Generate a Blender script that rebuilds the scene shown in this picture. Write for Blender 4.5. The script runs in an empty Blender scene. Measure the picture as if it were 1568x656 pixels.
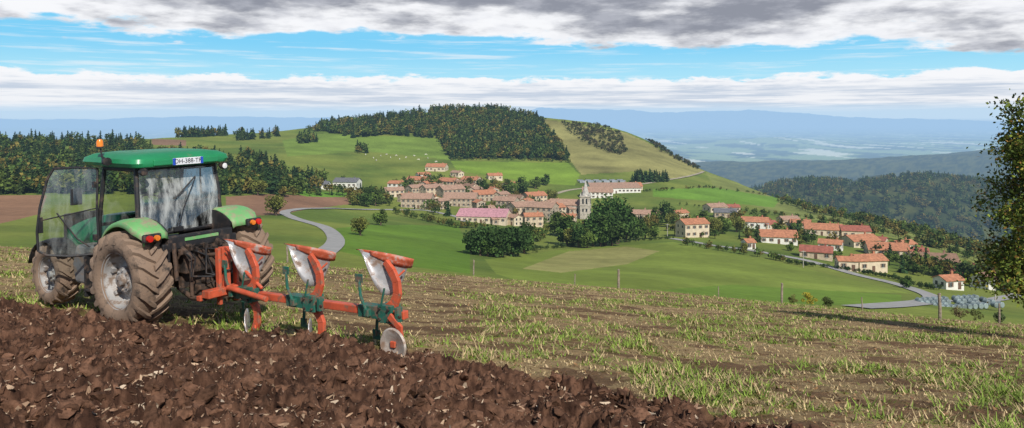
import bpy, math, random
import numpy as np
from mathutils import Vector, Matrix
rng=np.random.RandomState(7); random.seed(7)
F=1132.0; CU=784.0; HV=185.0
scene=bpy.context.scene
# ------------------------------------------------------------------ helpers
def ss(t): t=np.clip(t,0,1); return t*t*(3-2*t)
def vnoise(x,y,seed=0):
    xi=np.floor(x); yi=np.floor(y); fx=x-xi; fy=y-yi
    fx=fx*fx*(3-2*fx); fy=fy*fy*(3-2*fy)
    def h(a,b):
        s=np.sin(a*127.1+b*311.7+seed*74.7)*43758.5453
        return s-np.floor(s)
    return (h(xi,yi)*(1-fx)+h(xi+1,yi)*fx)*(1-fy)+(h(xi,yi+1)*(1-fx)+h(xi+1,yi+1)*fx)*fy
def fbm(x,y,o=4,seed=0,g=.5):
    a=1.;s=0.;t=0.
    for i in range(o):
        s=s+a*vnoise(x,y,seed+i*13); t+=a; a*=g; x=x*2.03+17.1; y=y*2.03+5.3
    return s/t
# ------------------------------------------------------------------ node helpers
def setin(nt,sock,v):
    if isinstance(v,bpy.types.NodeSocket): nt.links.new(v,sock)
    elif v is not None: sock.default_value=v
def M(nt,op,a,b=None,c=None,clamp=False):
    n=nt.nodes.new('ShaderNodeMath'); n.operation=op; n.use_clamp=clamp
    setin(nt,n.inputs[0],a); setin(nt,n.inputs[1],b)
    if c is not None: setin(nt,n.inputs[2],c)
    return n.outputs[0]
def c4(c): return (c[0],c[1],c[2],1.0) if not isinstance(c,bpy.types.NodeSocket) else c
def MIX(nt,f,a,b,mode='MIX'):
    n=nt.nodes.new('ShaderNodeMix'); n.data_type='RGBA'; n.blend_type=mode
    setin(nt,n.inputs[0],f); setin(nt,n.inputs[6],c4(a)); setin(nt,n.inputs[7],c4(b))
    return n.outputs[2]
def SM(nt,x,a,b):
    n=nt.nodes.new('ShaderNodeMapRange'); n.interpolation_type='SMOOTHSTEP'
    setin(nt,n.inputs[0],x); n.inputs[1].default_value=a; n.inputs[2].default_value=b
    return n.outputs[0]
def NOISE(nt,vec,scale,detail=4,rough=.55):
    n=nt.nodes.new('ShaderNodeTexNoise'); setin(nt,n.inputs['Vector'],vec)
    n.inputs['Scale'].default_value=scale; n.inputs['Detail'].default_value=detail; n.inputs['Roughness'].default_value=rough
    return n.outputs[0]
def COMB(nt,x,y,z):
    n=nt.nodes.new('ShaderNodeCombineXYZ'); setin(nt,n.inputs[0],x); setin(nt,n.inputs[1],y); setin(nt,n.inputs[2],z); return n.outputs[0]
# aerial haze painted into materials as glow, growing with distance from the viewpoint
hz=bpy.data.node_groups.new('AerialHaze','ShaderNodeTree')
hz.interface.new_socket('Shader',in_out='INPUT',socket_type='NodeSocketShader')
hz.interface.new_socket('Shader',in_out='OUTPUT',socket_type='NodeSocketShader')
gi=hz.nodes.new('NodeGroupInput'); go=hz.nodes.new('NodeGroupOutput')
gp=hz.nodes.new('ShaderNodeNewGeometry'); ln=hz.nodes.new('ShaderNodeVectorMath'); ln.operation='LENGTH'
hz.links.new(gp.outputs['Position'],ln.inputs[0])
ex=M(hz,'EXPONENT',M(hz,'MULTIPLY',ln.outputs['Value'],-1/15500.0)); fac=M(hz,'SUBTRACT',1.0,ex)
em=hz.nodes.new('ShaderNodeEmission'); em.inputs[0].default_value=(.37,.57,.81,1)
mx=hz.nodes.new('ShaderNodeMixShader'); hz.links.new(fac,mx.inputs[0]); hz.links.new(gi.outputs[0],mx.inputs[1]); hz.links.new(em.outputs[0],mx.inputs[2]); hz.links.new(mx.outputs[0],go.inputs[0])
def new_mat(name):
    m=bpy.data.materials.new(name); m.use_nodes=True; nt=m.node_tree
    return m,nt,nt.nodes['Principled BSDF'],nt.nodes['Material Output']
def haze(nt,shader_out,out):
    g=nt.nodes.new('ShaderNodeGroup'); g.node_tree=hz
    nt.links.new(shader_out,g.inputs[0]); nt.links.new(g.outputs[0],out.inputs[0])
def mat(name,col,rough=.6,metal=0,nscale=3.,var=.3,bump=0,bscale=None,hz_on=False,attr=False,dirt=None,dirt_amt=.5,dscale=4.,spec=None):
    m,nt,b,o=new_mat(name)
    tc=nt.nodes.new('ShaderNodeTexCoord').outputs['Object']
    n=NOISE(nt,tc,nscale,6,.6)
    if attr:
        a=nt.nodes.new('ShaderNodeAttribute'); a.attribute_name='Col'; base=a.outputs['Color']
    else: base=col
    f=M(nt,'ADD',M(nt,'MULTIPLY',SM(nt,n,.3,.7),2*var),1-var)
    gr=nt.nodes.new('ShaderNodeCombineColor'); 
    for i in range(3): nt.links.new(f,gr.inputs[i])
    c=MIX(nt,1.0,base,gr.outputs[0],'MULTIPLY')
    if dirt is not None:
        n2=NOISE(nt,tc,dscale,8,.7); lo=.62-dirt_amt*.35
        c=MIX(nt,SM(nt,n2,lo,lo+.18),c,dirt)
        r=M(nt,'ADD',M(nt,'MULTIPLY',SM(nt,n2,lo,lo+.18),.9-rough),rough); nt.links.new(r,b.inputs['Roughness'])
    else: b.inputs['Roughness'].default_value=rough
    nt.links.new(c,b.inputs['Base Color']); b.inputs['Metallic'].default_value=metal
    if spec is not None: b.inputs['Specular IOR Level'].default_value=spec
    if bump:
        bp=nt.nodes.new('ShaderNodeBump'); bp.inputs['Strength'].default_value=bump; bp.inputs['Distance'].default_value=.02
        nt.links.new(NOISE(nt,tc,bscale or nscale*4,6,.6),bp.inputs['Height']); nt.links.new(bp.outputs[0],b.inputs['Normal'])
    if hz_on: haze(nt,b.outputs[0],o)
    return m
# ------------------------------------------------------------------ mesh helpers
def link(o): scene.collection.objects.link(o); return o
def empty(name,loc=(0,0,0),rot=(0,0,0)):
    e=bpy.data.objects.new(name,None); e.location=loc; e.rotation_euler=rot; e.empty_display_size=.3; return link(e)
def quad_mesh(name,V,Q,C=None,mats=(),midx=None,smooth=False):
    V=np.asarray(V,np.float32); Q=np.asarray(Q,np.int32); k=Q.shape[1]
    me=bpy.data.meshes.new(name); me.vertices.add(len(V)); me.vertices.foreach_set('co',V.ravel())
    me.loops.add(Q.size); me.loops.foreach_set('vertex_index',Q.ravel())
    me.polygons.add(len(Q)); me.polygons.foreach_set('loop_start',np.arange(len(Q),dtype=np.int32)*k)
    if midx is not None: me.polygons.foreach_set('material_index',np.asarray(midx,np.int32))
    me.polygons.foreach_set('use_smooth',np.full(len(Q),smooth))
    me.update(calc_edges=True)
    if C is not None:
        a=me.color_attributes.new(name='Col',type='FLOAT_COLOR',domain='POINT')
        cc=np.ones((len(V),4),np.float32); cc[:,:3]=C; a.data.foreach_set('color',cc.ravel())
    for m in mats: me.materials.append(m)
    return me
class MB:
    def __init__(s): s.V=[]; s.F=[]
    def add(s,V,Fc):
        o=len(s.V); s.V+= [tuple(v) for v in V]; s.F+=[tuple(i+o for i in f) for f in Fc]; return s
    def box(s,c,d,R=None,top=1.0,topy=None):
        ty=top if topy is None else topy
        P=[]
        for z in (-.5,.5):
            k=top if z>0 else 1; ky=ty if z>0 else 1
            for x,y in ((-.5,-.5),(.5,-.5),(.5,.5),(-.5,.5)):
                v=Vector((x*d[0]*k,y*d[1]*ky,z*d[2]))
                if R is not None: v=R@v
                P.append(v+Vector(c))
        return s.add(P,[(3,2,1,0),(4,5,6,7),(0,1,5,4),(1,2,6,5),(2,3,7,6),(3,0,4,7)])
    def tube(s,pts,r,n=8):
        pts=[Vector(p) for p in pts]; rs=r if hasattr(r,'__len__') else [r]*len(pts)
        V=[];Fc=[]; up=None
        for i,p in enumerate(pts):
            t=(pts[min(i+1,len(pts)-1)]-pts[max(i-1,0)]).normalized()
            if up is None: up=Vector((0,0,1)) if abs(t.z)<.9 else Vector((1,0,0))
            a=t.cross(up).normalized(); b=a.cross(t).normalized(); up=b
            for k in range(n):
                an=2*math.pi*k/n; V.append(p+(a*math.cos(an)+b*math.sin(an))*rs[i])
        for i in range(len(pts)-1):
            for k in range(n):
                k2=(k+1)%n; Fc.append((i*n+k,i*n+k2,(i+1)*n+k2,(i+1)*n+k))
        Fc.append(tuple(range(n-1,-1,-1))); Fc.append(tuple((len(pts)-1)*n+k for k in range(n)))
        return s.add(V,Fc)
    def lathe(s,prof,c,segs=40,axis='y',side=1):
        V=[];Fc=[];n=len(prof)
        for k in range(segs):
            a=2*math.pi*k/segs
            for r,h in prof:
                x,z=r*math.cos(a),r*math.sin(a)
                if axis=='y': p=(c[0]+x,c[1]+h*side,c[2]+z)
                elif axis=='z': p=(c[0]+x,c[1]+z,c[2]+h)
                else: p=(c[0]+h*side,c[1]+x,c[2]+z)
                V.append(p)
        for k in range(segs):
            k2=(k+1)%segs
            for i in range(n-1): Fc.append((k*n+i,k*n+i+1,k2*n+i+1,k2*n+i))
        return s.add(V,Fc)
    def grid(s,P):
        m=len(P);n=len(P[0]); V=[p for r in P for p in r]
        return s.add(V,[(i*n+j,i*n+j+1,(i+1)*n+j+1,(i+1)*n+j) for i in range(m-1) for j in range(n-1)])
    def prism(s,poly,a0,a1,plane='xz'):
        n=len(poly); V=[]
        for a in (a0,a1):
            for p,q in poly:
                V.append((p,a,q) if plane=='xz' else ((a,p,q) if plane=='yz' else (p,q,a)))
        return s.add(V,[tuple(range(n)),tuple(range(2*n-1,n-1,-1))]+[(i,(i+1)%n,n+(i+1)%n,n+i) for i in range(n)])
    def sweep(s,cl,hw,y0,y1):
        L=[];R=[]
        for i,(x,z) in enumerate(cl):
            a=cl[max(i-1,0)];b=cl[min(i+1,len(cl)-1)]; dx,dz=b[0]-a[0],b[1]-a[1]; l=math.hypot(dx,dz)
            w=hw[i] if hasattr(hw,'__len__') else hw
            L.append((x-dz/l*w,z+dx/l*w)); R.append((x+dz/l*w,z-dx/l*w))
        for i in range(len(cl)-1): s.prism([L[i],L[i+1],R[i+1],R[i]],y0,y1)
        return s
    def mesh(s,name,m,smooth=False):
        me=bpy.data.meshes.new(name); me.from_pydata(s.V,[],s.F); me.update()
        for k in (m if isinstance(m,(list,tuple)) else [m]): me.materials.append(k)
        import bmesh
        bm=bmesh.new(); bm.from_mesh(me); bmesh.ops.remove_doubles(bm,verts=bm.verts,dist=1e-5) if smooth else None
        bmesh.ops.recalc_face_normals(bm,faces=bm.faces); bm.to_mesh(me); bm.free()
        if smooth:
            me.polygons.foreach_set('use_smooth',[True]*len(me.polygons))
            try: me.set_sharp_from_angle(angle=math.radians(38))
            except Exception: pass
        return me
    def build(s,name,m,parent=None,bevel=0,smooth=False,solid=0,sub=0):
        o=link(bpy.data.objects.new(name,s.mesh(name,m,smooth)))
        if parent: o.parent=parent
        if solid: md=o.modifiers.new('s','SOLIDIFY'); md.thickness=solid
        if bevel:
            md=o.modifiers.new('b','BEVEL'); md.width=bevel; md.segments=2; md.limit_method='ANGLE'; md.angle_limit=.6
        if sub: md=o.modifiers.new('ss','SUBSURF'); md.levels=sub; md.render_levels=sub
        return o
# ------------------------------------------------------------------ TERRAIN
UC=np.array([-600,0,430,720,1000,1200,1440,1568,1900,2200.]); VC=np.array([360,378,403,424,446,465,489,499,520,530.]); YC=np.array([50,50,50,54,56,50,40,38,36,36.])
RU=np.array([-600,0,230,330,450,560,680,760,830,900,960,1010,1040,1080,1130,1180,1250,1400,1568,1900,2200.])
RV=np.array([215,215,213,208,199,183,169,169,180,188,203,224,243,262,280,301,322,353,403,455,470.])
RY=np.array([720,700,780,880,980,1060,1090,1090,1050,1030,1000,950,900,850,790,700,620,490,420,385,380.])
ctl=[]
for u,v,y in zip(UC,VC,YC): ctl+=[(u,v+2,1.2*y),(u,v+9,1.8*y)]
cols={-500:[(345,160),(315,280),(298,360),(250,520)],0:[(366,150),(340,220),(300,340),(260,480)],
200:[(372,150),(335,250),(300,350),(258,520)],400:[(380,140),(350,210),(328,290),(300,380),(272,480),(240,620)],
560:[(395,130),(360,220),(335,330),(318,430),(292,530),(262,620),(235,760),(210,900)],
700:[(408,140),(370,260),(340,390),(318,480),(285,560),(262,640),(245,760),(215,900)],
850:[(425,140),(395,240),(365,340),(335,460),(300,570),(270,660),(245,780),(215,900)],
1000:[(430,140),(400,230),(368,330),(340,440),(310,530),(280,640),(250,780)],
1100:[(440,150),(400,240),(370,330),(335,440),(300,600)],1200:[(452,140),(420,210),(390,290),(365,360),(335,460)],
1320:[(462,130),(435,200),(415,265),(385,330),(358,430)],1440:[(468,150),(445,205),(425,260),(395,330)],
1568:[(480,150),(455,210),(435,270),(420,330)],1900:[(500,150),(480,220),(465,300)],2200:[(505,150),(490,220),(475,300)]}
for u,l in cols.items(): ctl+=[(u,v,y) for v,y in l]
ctl+=list(zip(RU,RV,RY))
ctl=np.array(ctl,float); CX=np.stack([ctl[:,0]/500,np.log(ctl[:,2])],1); cv=ctl[:,1]
def K(r2): return .5*r2*np.log(r2+1e-12)
n=len(ctl); D=((CX[:,None]-CX[None])**2).sum(-1); A=np.zeros((n+3,n+3)); A[:n,:n]=K(D)+np.eye(n)*2e-3
P1=np.c_[np.ones(n),CX]; A[:n,n:]=P1; A[n:,:n]=P1.T; W=np.linalg.solve(A,np.r_[cv,0,0,0])
TU=np.arange(-600,2201,10.); TL=np.linspace(math.log(30),math.log(1300),260)
gu,gl=np.meshgrid(TU/500,TL,indexing='ij'); pts=np.c_[gu.ravel(),gl.ravel()]
TV=(K(((pts[:,None]-CX[None])**2).sum(-1))@W[:n]+W[n]+pts@W[n+1:]).reshape(gu.shape)
def tps(u,l):
    a=np.clip((u-TU[0])/10,0,len(TU)-1.001); b=np.clip((l-TL[0])/(TL[1]-TL[0]),0,len(TL)-1.001)
    i=a.astype(int); j=b.astype(int); fa=a-i; fb=b-j
    return (TV[i,j]*(1-fa)+TV[i+1,j]*fa)*(1-fb)+(TV[i,j+1]*(1-fa)+TV[i+1,j+1]*fa)*fb
FAR=[(2000,.45,[(-600,700),(900,600),(1050,335),(1150,303),(1200,291),(1270,287),(1300,291),(1340,290),(1400,279),(1440,275),(1500,280),(1568,284),(2200,285)]),
 (3200,.3,[(-600,500),(1200,400),(1250,312),(1310,283),(1350,275),(1385,279),(1450,310),(1600,330),(2200,400)]),
 (6500,.3,[(-600,290),(300,290),(900,285),(1040,258),(1100,253),(1200,251),(1330,246),(1400,238),(1450,235),(1500,228),(1568,218),(2200,190)]),
 (20000,.15,[(-600,222),(1000,222),(1080,218),(1130,212),(1200,210),(1260,216),(1330,220),(1450,217),(2200,220)]),
 (45000,.12,[(-600,196),(0,196),(200,199),(1000,203),(1300,202),(1568,204),(2200,204)]),
 (88000,.12,[(-600,183),(0,180),(150,183),(300,179),(430,182),(760,178),(830,168),(900,165),(960,168),(1010,174),(1080,171),(1160,170),(1230,175),(1300,181),(1400,183),(1568,188),(2200,186)])]
def H(x,y,detail=True):
    x=np.asarray(x,float); y=np.asarray(y,float)
    u=np.clip(CU+F*x/y,-600,2200); vc=np.interp(u,UC,VC); yc=np.interp(u,UC,YC); yr=np.interp(u,RU,RY)
    a=(vc-HV)/F-3.3/yc; c=1.65/yc**2; zn=-1.65-a*y-c*y*y
    zn=zn-.16*np.exp(-((x+5.8)**2+(y-12.0)**2)/22.)
    yy=np.clip(y,30,yr); zt=(HV-tps(u,np.log(yy)))/F*yy
    w=ss((np.log(y)-np.log(yc))/math.log(1.25)); z=zn*(1-w)+zt*w
    z=z+w*np.clip((y-70)/200,0,1)*(fbm(x/70.,y/70.,3,5)-.5)*2.2
    t=np.maximum(np.log(y)-np.log(yr),0)
    z=z+(-600-z)*(1-np.exp(-(t/.35)**2))
    far=y>1000
    if far.any():
        ly=np.log(y); zf=np.full(z.shape,-600.)
        for k,(yk,wk,pr) in enumerate(FAR):
            pu=[p[0] for p in pr]; pv=[p[1] for p in pr]
            vk=np.interp(u,pu,pv)
            if yk>4000: vk=vk+(fbm(u/55.+k*9,u*0+k,5,k,.6)-.5)*(5 if yk<80000 else 9)
            zc=(HV-vk)/F*yk
            g=np.exp(-((ly-math.log(yk))/wk)**2)
            zf=np.maximum(zf,-600+np.maximum(zc+600,0)*g)
        nn=(fbm(x/700.,y/700.,5,3)-.5)
        zf=zf+nn*np.clip((zf+600)/400.,0,1)*np.where(y<9000,130,150)*np.where(y>30000,0,1)
        z=np.where(far,np.maximum(z,zf),z)
    return z
SU=np.arange(-600,2201,4.); SY=np.exp(np.linspace(math.log(55),math.log(1100),700))
sg,yg=np.meshgrid(SU,SY,indexing='ij'); zz=H((sg-CU)/F*yg,yg); vv=HV-F*zz/yg
vv=np.where(yg<=np.interp(sg,RU,RY)[:,:],vv,1e4); VM=np.minimum.accumulate(vv,axis=1)
def survey(u,v):
    i=int(np.clip(round((u+600)/4),0,len(SU)-1)); j=int(np.searchsorted(-VM[i],-v)); j=min(j,len(SY)-1)
    if VM[i,j]>v+1 or VM[i,j]>9e3: j=int(np.argmin(VM[i]))
    y=SY[j]; x=(u-CU)/F*y
    return x,y,float(H(np.array([x]),np.array([y]))[0])
def inpoly(px,py,poly):
    r=np.zeros(px.shape,bool); n=len(poly)
    for i in range(n):
        x1,y1=poly[i];x2,y2=poly[(i+1)%n]
        c=((y1>py)!=(y2>py))
        r^= c&(px<(x2-x1)*(py-y1)/((y2-y1) if y2!=y1 else 1e-9)+x1)
    return r
def wpoly(p):
    out=[]
    for i in range(len(p)):
        a=p[i];b=p[(i+1)%len(p)]
        for k in range(6):
            t=k/6; out.append(survey(a[0]*(1-t)+b[0]*t,a[1]*(1-t)+b[1]*t)[:2])
    return out
# ploughed boundary
BX=np.array([-60,-20,-9.3,-5.3,-3.5,-2.2,-1.3,.9,2.6,6,10]); BY=np.array([42,19,13.2,11.75,11.1,10.7,10.2,8.5,6.9,3.9,1.0])
def ploughed(x,y):
    yb=np.interp(x,BX,BY)+(fbm(x*2.2,y*2.2,3,8)-.5)*.7
    return ss((yb-y)/.25+.5)
def micro(x,y):
    q=x*.65+y*.76; al=-x*.76+y*.65
    wx=(fbm(x*3,y*3,3,81)-.5)*.45; wy=(fbm(x*3+9,y*3,3,82)-.5)*.45
    sl=(q+wx*.5)/.46+.7*(fbm(al*.8,q*.8,3,2)-.5); fr=sl-np.floor(sl); rid=np.where(fr<.72,fr/.72,(1-fr)/.28)
    b1=np.abs(2*vnoise((x+wx)*4.0,(y+wy)*4.0,21)-1); b2=np.abs(2*vnoise((x+wy)*9,(y+wx)*9,22)-1); b3=np.abs(2*vnoise(x*20+wx*30,y*20+wy*20,23)-1); b4=vnoise(x*44,y*44,25); b0=fbm(x*2.1,y*2.1,2,24)
    c1=vnoise((x+wx)*6,(y+wy)*6,27); c1=np.floor(c1*5)/5*.7+c1*.3
    hp=.14*rid+.14*b0-.15*b1**.6*(.4+.6*rid)-.075*b2**.7+.11*c1-.055*b3+.03*b4-.07
    hs=.035*(fbm(x*3,y*3,4,31)-.5)+.02*(vnoise(x*14,y*14,33)-.5)+.12*(fbm(x*.35,y*.35,2,32)-.5)
    p=ploughed(x,y)
    return p*hp*np.clip(1.3-y/60,0,1)+(1-p)*hs
ys=np.concatenate([np.geomspace(1.2,4.5,20,endpoint=False),np.geomspace(4.5,20,440,endpoint=False),np.geomspace(20,60,150,endpoint=False),np.geomspace(60,1200,400,endpoint=False),np.geomspace(1200,9000,170,endpoint=False),np.geomspace(9000,120000,110)])
us=np.concatenate([np.linspace(-600,-30,50,endpoint=False),np.linspace(-30,1600,960,endpoint=False),np.linspace(1600,2200,50)])
G_y,G_u=np.meshgrid(ys,us,indexing='ij'); GX=(G_u-CU)/F*G_y; GY=G_y; GZ=H(GX,GY)
near=GY<70
x=GX[near]; y=GY[near]; GZ[near]+=micro(x,y)
C=np.zeros(GX.shape+(3,),np.float32)
def mixc(a,b,t): t=np.asarray(t)[...,None]; return np.asarray(a)*(1-t)+np.asarray(b)*t
f1=fbm(GX/60.,GY/60.,4,41)
C[:]=mixc((.105,.155,.026),(.19,.225,.042),ss((f1-.32)/.34))
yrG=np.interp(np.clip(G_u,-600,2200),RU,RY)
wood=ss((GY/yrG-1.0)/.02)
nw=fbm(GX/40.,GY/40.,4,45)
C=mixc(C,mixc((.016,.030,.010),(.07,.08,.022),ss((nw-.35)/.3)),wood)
plain=ss((GY-8500)/2500)
pn=fbm(GX/500.,GY/1300.,4,51); pn2=vnoise(GX/300.,GY/1500.,53)
C=mixc(C,mixc(mixc((.02,.05,.02),(.22,.30,.10),ss((pn-.42)/.12)),(.8,.78,.6),ss((pn2-.78)/.05)*.8),plain)
def paint(poly,col,amt=1.,vn=.15,sc=25.):
    global C
    W_=wpoly(poly); xs=[a[0] for a in W_]; yy_=[a[1] for a in W_]
    box=(GX>min(xs))&(GX<max(xs))&(GY>min(yy_))&(GY<max(yy_))
    m=np.zeros(GX.shape,bool); m[box]=inpoly(GX[box],GY[box],W_)
    nn=fbm(GX[m]/sc,GY[m]/sc,4,61)
    C[m]=mixc(C[m],np.array(col)*(1+vn*2*(nn-.5))[:,None]*1.0,np.full(nn.shape,amt))
paint([(-590,302),(72,299),(62,328),(0,343),(-590,352)],(.27,.15,.085))
paint([(345,302),(400,298),(532,301),(538,313),(470,321),(430,329),(350,333)],(.26,.145,.085))
paint([(232,222),(285,224),(285,215),(232,213)],(.25,.15,.09))
paint([(742,398),(860,383),(1030,371),(1190,402),(1395,450),(1300,447),(1050,443),(990,447),(800,432),(760,420)],(.19,.245,.04),1,.3)
paint([(800,412),(870,385),(960,378),(1010,385),(960,405),(860,418)],(.33,.29,.11),.7,.3,10)
paint([(1010,445),(1120,436),(1380,452),(1380,470),(1200,466)],(.14,.225,.028),1,.2)
paint([(830,182),(960,204),(1040,243),(1080,263),(1030,275),(990,262),(890,268),(868,240),(845,212)],(.25,.23,.08),.95,.6,30)
paint([(1080,263),(1130,281),(1250,322),(1400,353),(1568,403),(1568,425),(1300,345),(1200,330),(1100,300)],(.19,.22,.055),1,.35)
paint([(432,215),(500,205),(670,213),(690,245),(560,232),(440,240)],(.16,.235,.038),1,.3)
paint([(690,247),(870,250),(888,268),(880,285),(800,278),(700,262)],(.18,.275,.032),1,.2)
paint([(440,292),(620,298),(600,302),(470,302)],(.14,.28,.03),1,.1)
paint([(1000,290),(1100,288),(1195,305),(1185,318),(1080,308),(1000,302)],(.14,.26,.03),1,.2)
paint([(560,345),(700,345),(720,380),(720,420),(600,405),(500,380),(515,350)],(.12,.22,.022),.9,.25)
# foreground colours
x=GX[near]; y=GY[near]; yc=np.interp(np.clip(G_u[near],-600,2200),UC,YC)
soil=mixc((.060,.029,.018),(.190,.098,.060),ss((.5*fbm(x*3,y*3,4,71)+.5*vnoise(x*19,y*19,72)-.3)/.4))
gn=fbm(x*.45,y*.45,5,73,.6); gn2=fbm(x*5,y*5,3,74)
dry=mixc((.25,.16,.08),(.45,.33,.16),gn2)
gr=mixc((.13,.17,.03),(.25,.28,.055),gn2)
gm=ss((gn*.62+gn2*.38-.475-.03*np.clip(1-x/6,0,1))/.11)*.8
st=mixc(dry,gr,gm); dk=ss((fbm(x*1.1+9,y*2.4,4,75)-.55)/.07)*.8
st=mixc(st,(.14,.075,.04),dk)
w=ss((y/yc-1.0)/.35)
cc=mixc(st,C[near],w); p=ploughed(x,y)
C[near]=mixc(cc,soil,p)
nr,nc=GX.shape; idx=np.arange(nr*nc,dtype=np.int32).reshape(nr,nc)
Q=np.stack([idx[:-1,:-1],idx[:-1,1:],idx[1:,1:],idx[1:,:-1]],-1).reshape(-1,4)
gm_,nt,b,o=new_mat('ground_mat')
at=nt.nodes.new('ShaderNodeAttribute'); at.attribute_name='Col'
pos=nt.nodes.new('ShaderNodeNewGeometry').outputs['Position']
n1=NOISE(nt,pos,9,8,.7); n2=NOISE(nt,pos,.35,6,.65); n3=NOISE(nt,pos,.02,6,.6)
f=M(nt,'MULTIPLY',M(nt,'ADD',.40,M(nt,'MULTIPLY',n1,1.2)),M(nt,'MULTIPLY',M(nt,'ADD',.6,M(nt,'MULTIPLY',n2,.8)),M(nt,'ADD',.5,M(nt,'MULTIPLY',n3,1.0))))
g=nt.nodes.new('ShaderNodeCombineColor'); [nt.links.new(f,g.inputs[i]) for i in range(3)]
nt.links.new(MIX(nt,1.,at.outputs['Color'],g.outputs[0],'MULTIPLY'),b.inputs['Base Color'])
b.inputs['Roughness'].default_value=.95; b.inputs['Specular IOR Level'].default_value=.15
bp=nt.nodes.new('ShaderNodeBump'); bp.inputs['Strength'].default_value=.9; bp.inputs['Distance'].default_value=.05
nt.links.new(NOISE(nt,pos,22,8,.7),bp.inputs['Height']); nt.links.new(bp.outputs[0],b.inputs['Normal'])
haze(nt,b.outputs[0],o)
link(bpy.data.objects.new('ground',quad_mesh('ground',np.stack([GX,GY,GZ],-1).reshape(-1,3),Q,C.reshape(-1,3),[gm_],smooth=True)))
# ------------------------------------------------------------------ vegetation templates
def rquads(cen,size,rs,flat=0.,asp=1.):
    n=len(cen); d=rs.normal(size=(n,3)); d/=np.linalg.norm(d,axis=1)[:,None]
    e=rs.normal(size=(n,3)); e[:,2]*=1-flat; e-=d*(e*d).sum(1)[:,None]; e/=np.linalg.norm(e,axis=1)[:,None]
    d=d*size[:,None]*.5; e=e*size[:,None]*.5*asp
    return np.stack([cen-d-e*.6,cen+d*.2-e,cen+d+e*.5,cen-d*.3+e],1).reshape(-1,3)
def conifer_t(seed,nq=70,R=.2):
    rs=np.random.RandomState(seed); h=rs.rand(nq)**1.25*.93+.05; an=rs.rand(nq)*6.283; r=(1-h)**.85*R*(.55+.5*rs.rand(nq))+.008
    ca,sa=np.cos(an),np.sin(an); cen=np.stack([r*ca,r*sa,h],1)
    out=np.stack([ca,sa,-.55+0*ca],1); tan=np.stack([-sa,ca,rs.normal(size=nq)*.3],1)
    s=(.05+.10*(1-h))*(.7+.6*rs.rand(nq))
    V=np.stack([cen-out*s[:,None]*.7-tan*s[:,None]*.35,cen-out*s[:,None]*.7+tan*s[:,None]*.35,cen+out*s[:,None]*.6+tan*s[:,None]*.55,cen+out*s[:,None]*.8-tan*s[:,None]*.45],1).reshape(-1,3)
    br=np.repeat(.6+.8*rs.rand(nq),4)
    core=[];cb=[]
    for k in range(6):
        a=k*1.047;b_=a+1.047
        core+=[(R*.6*math.cos(a),R*.6*math.sin(a),.06),(R*.6*math.cos(b_),R*.6*math.sin(b_),.06),(.006*math.cos(b_),.006*math.sin(b_),.99),(.006*math.cos(a),.006*math.sin(a),.99)]; cb+=[.5]*4
    return np.r_[V,np.array(core)],np.r_[br,np.array(cb)]
def broad_t(seed,nq=90,K_=7,wid=.42,qs=.13,z0=.12):
    rs=np.random.RandomState(seed); cs=rs.normal(size=(K_,3)); cs/=np.linalg.norm(cs,axis=1)[:,None]
    cs=cs*(rs.rand(K_,1)**.5)*.75*np.array([wid,wid,.34])+np.array([0,0,.55]); cr=.14+.12*rs.rand(K_)
    cs[0]=(0,0,.5); cr[0]=.28
    k=rs.randint(0,K_,nq); d=rs.normal(size=(nq,3)); d/=np.linalg.norm(d,axis=1)[:,None]; rr=.65+.45*rs.rand(nq)
    cen=cs[k]+d*cr[k][:,None]*rr[:,None]*np.array([1,1,.85]); cen[:,2]=np.maximum(cen[:,2],z0*.7+.05*rs.rand(nq))
    V=rquads(cen,qs*(.6+.8*rs.rand(nq)),rs); kb=.72+.5*rs.rand(K_)
    br=np.repeat(kb[k]*(.75+.5*rs.rand(nq)),4)
    tr=[]
    for s in range(4):
        a=s*1.571;b_=a+1.571
        tr+=[(.025*math.cos(a),.025*math.sin(a),-.05),(.025*math.cos(b_),.025*math.sin(b_),-.05),(.012*math.cos(b_),.012*math.sin(b_),.5),(.012*math.cos(a),.012*math.sin(a),.5)]
    return np.r_[V,np.array(tr)],np.r_[br,np.full(16,.35)]
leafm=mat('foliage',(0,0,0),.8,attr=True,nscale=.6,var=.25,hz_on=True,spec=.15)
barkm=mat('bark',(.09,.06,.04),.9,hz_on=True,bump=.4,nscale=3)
CONS=[conifer_t(i) for i in range(5)]; BRD=[broad_t(i+20) for i in range(6)]
def mass(name,P,hs,kinds,colf):
    VV=[];CC=[]
    for i,(p,h) in enumerate(zip(P,hs)):
        T,br=(CONS if kinds[i]==0 else BRD)[rng.randint(5)]
        a=rng.rand()*6.283; c,s=math.cos(a),math.sin(a); sx=h*(.8+.5*rng.rand())
        v=np.empty_like(T); v[:,0]=(T[:,0]*c-T[:,1]*s)*sx+p[0]; v[:,1]=(T[:,0]*s+T[:,1]*c)*sx+p[1]; v[:,2]=T[:,2]*h+p[2]-.02*h
        VV.append(v); CC.append(np.array(colf(kinds[i]))[None]*br[:,None])
    V=np.concatenate(VV); Cc=np.concatenate(CC); Q=np.arange(len(V),dtype=np.int32).reshape(-1,4)
    return link(bpy.data.objects.new(name,quad_mesh(name,V,Q,Cc,[leafm])))
def polysample(poly,n):
    us_=[p[0] for p in poly]; vs_=[p[1] for p in poly]; out=[]
    while len(out)<n:
        u=rng.uniform(min(us_),max(us_),400); v=rng.uniform(min(vs_),max(vs_),400); k=inpoly(u,v,poly)
        out+=[survey(a,b) for a,b in zip(u[k],v[k])]
    return out[:n]
CD=[(.026,.056,.018),(.032,.068,.020),(.020,.042,.014),(.048,.075,.020)]
BD=[(.06,.10,.02),(.09,.13,.026),(.13,.135,.028),(.05,.08,.018),(.16,.13,.03)]
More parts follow.
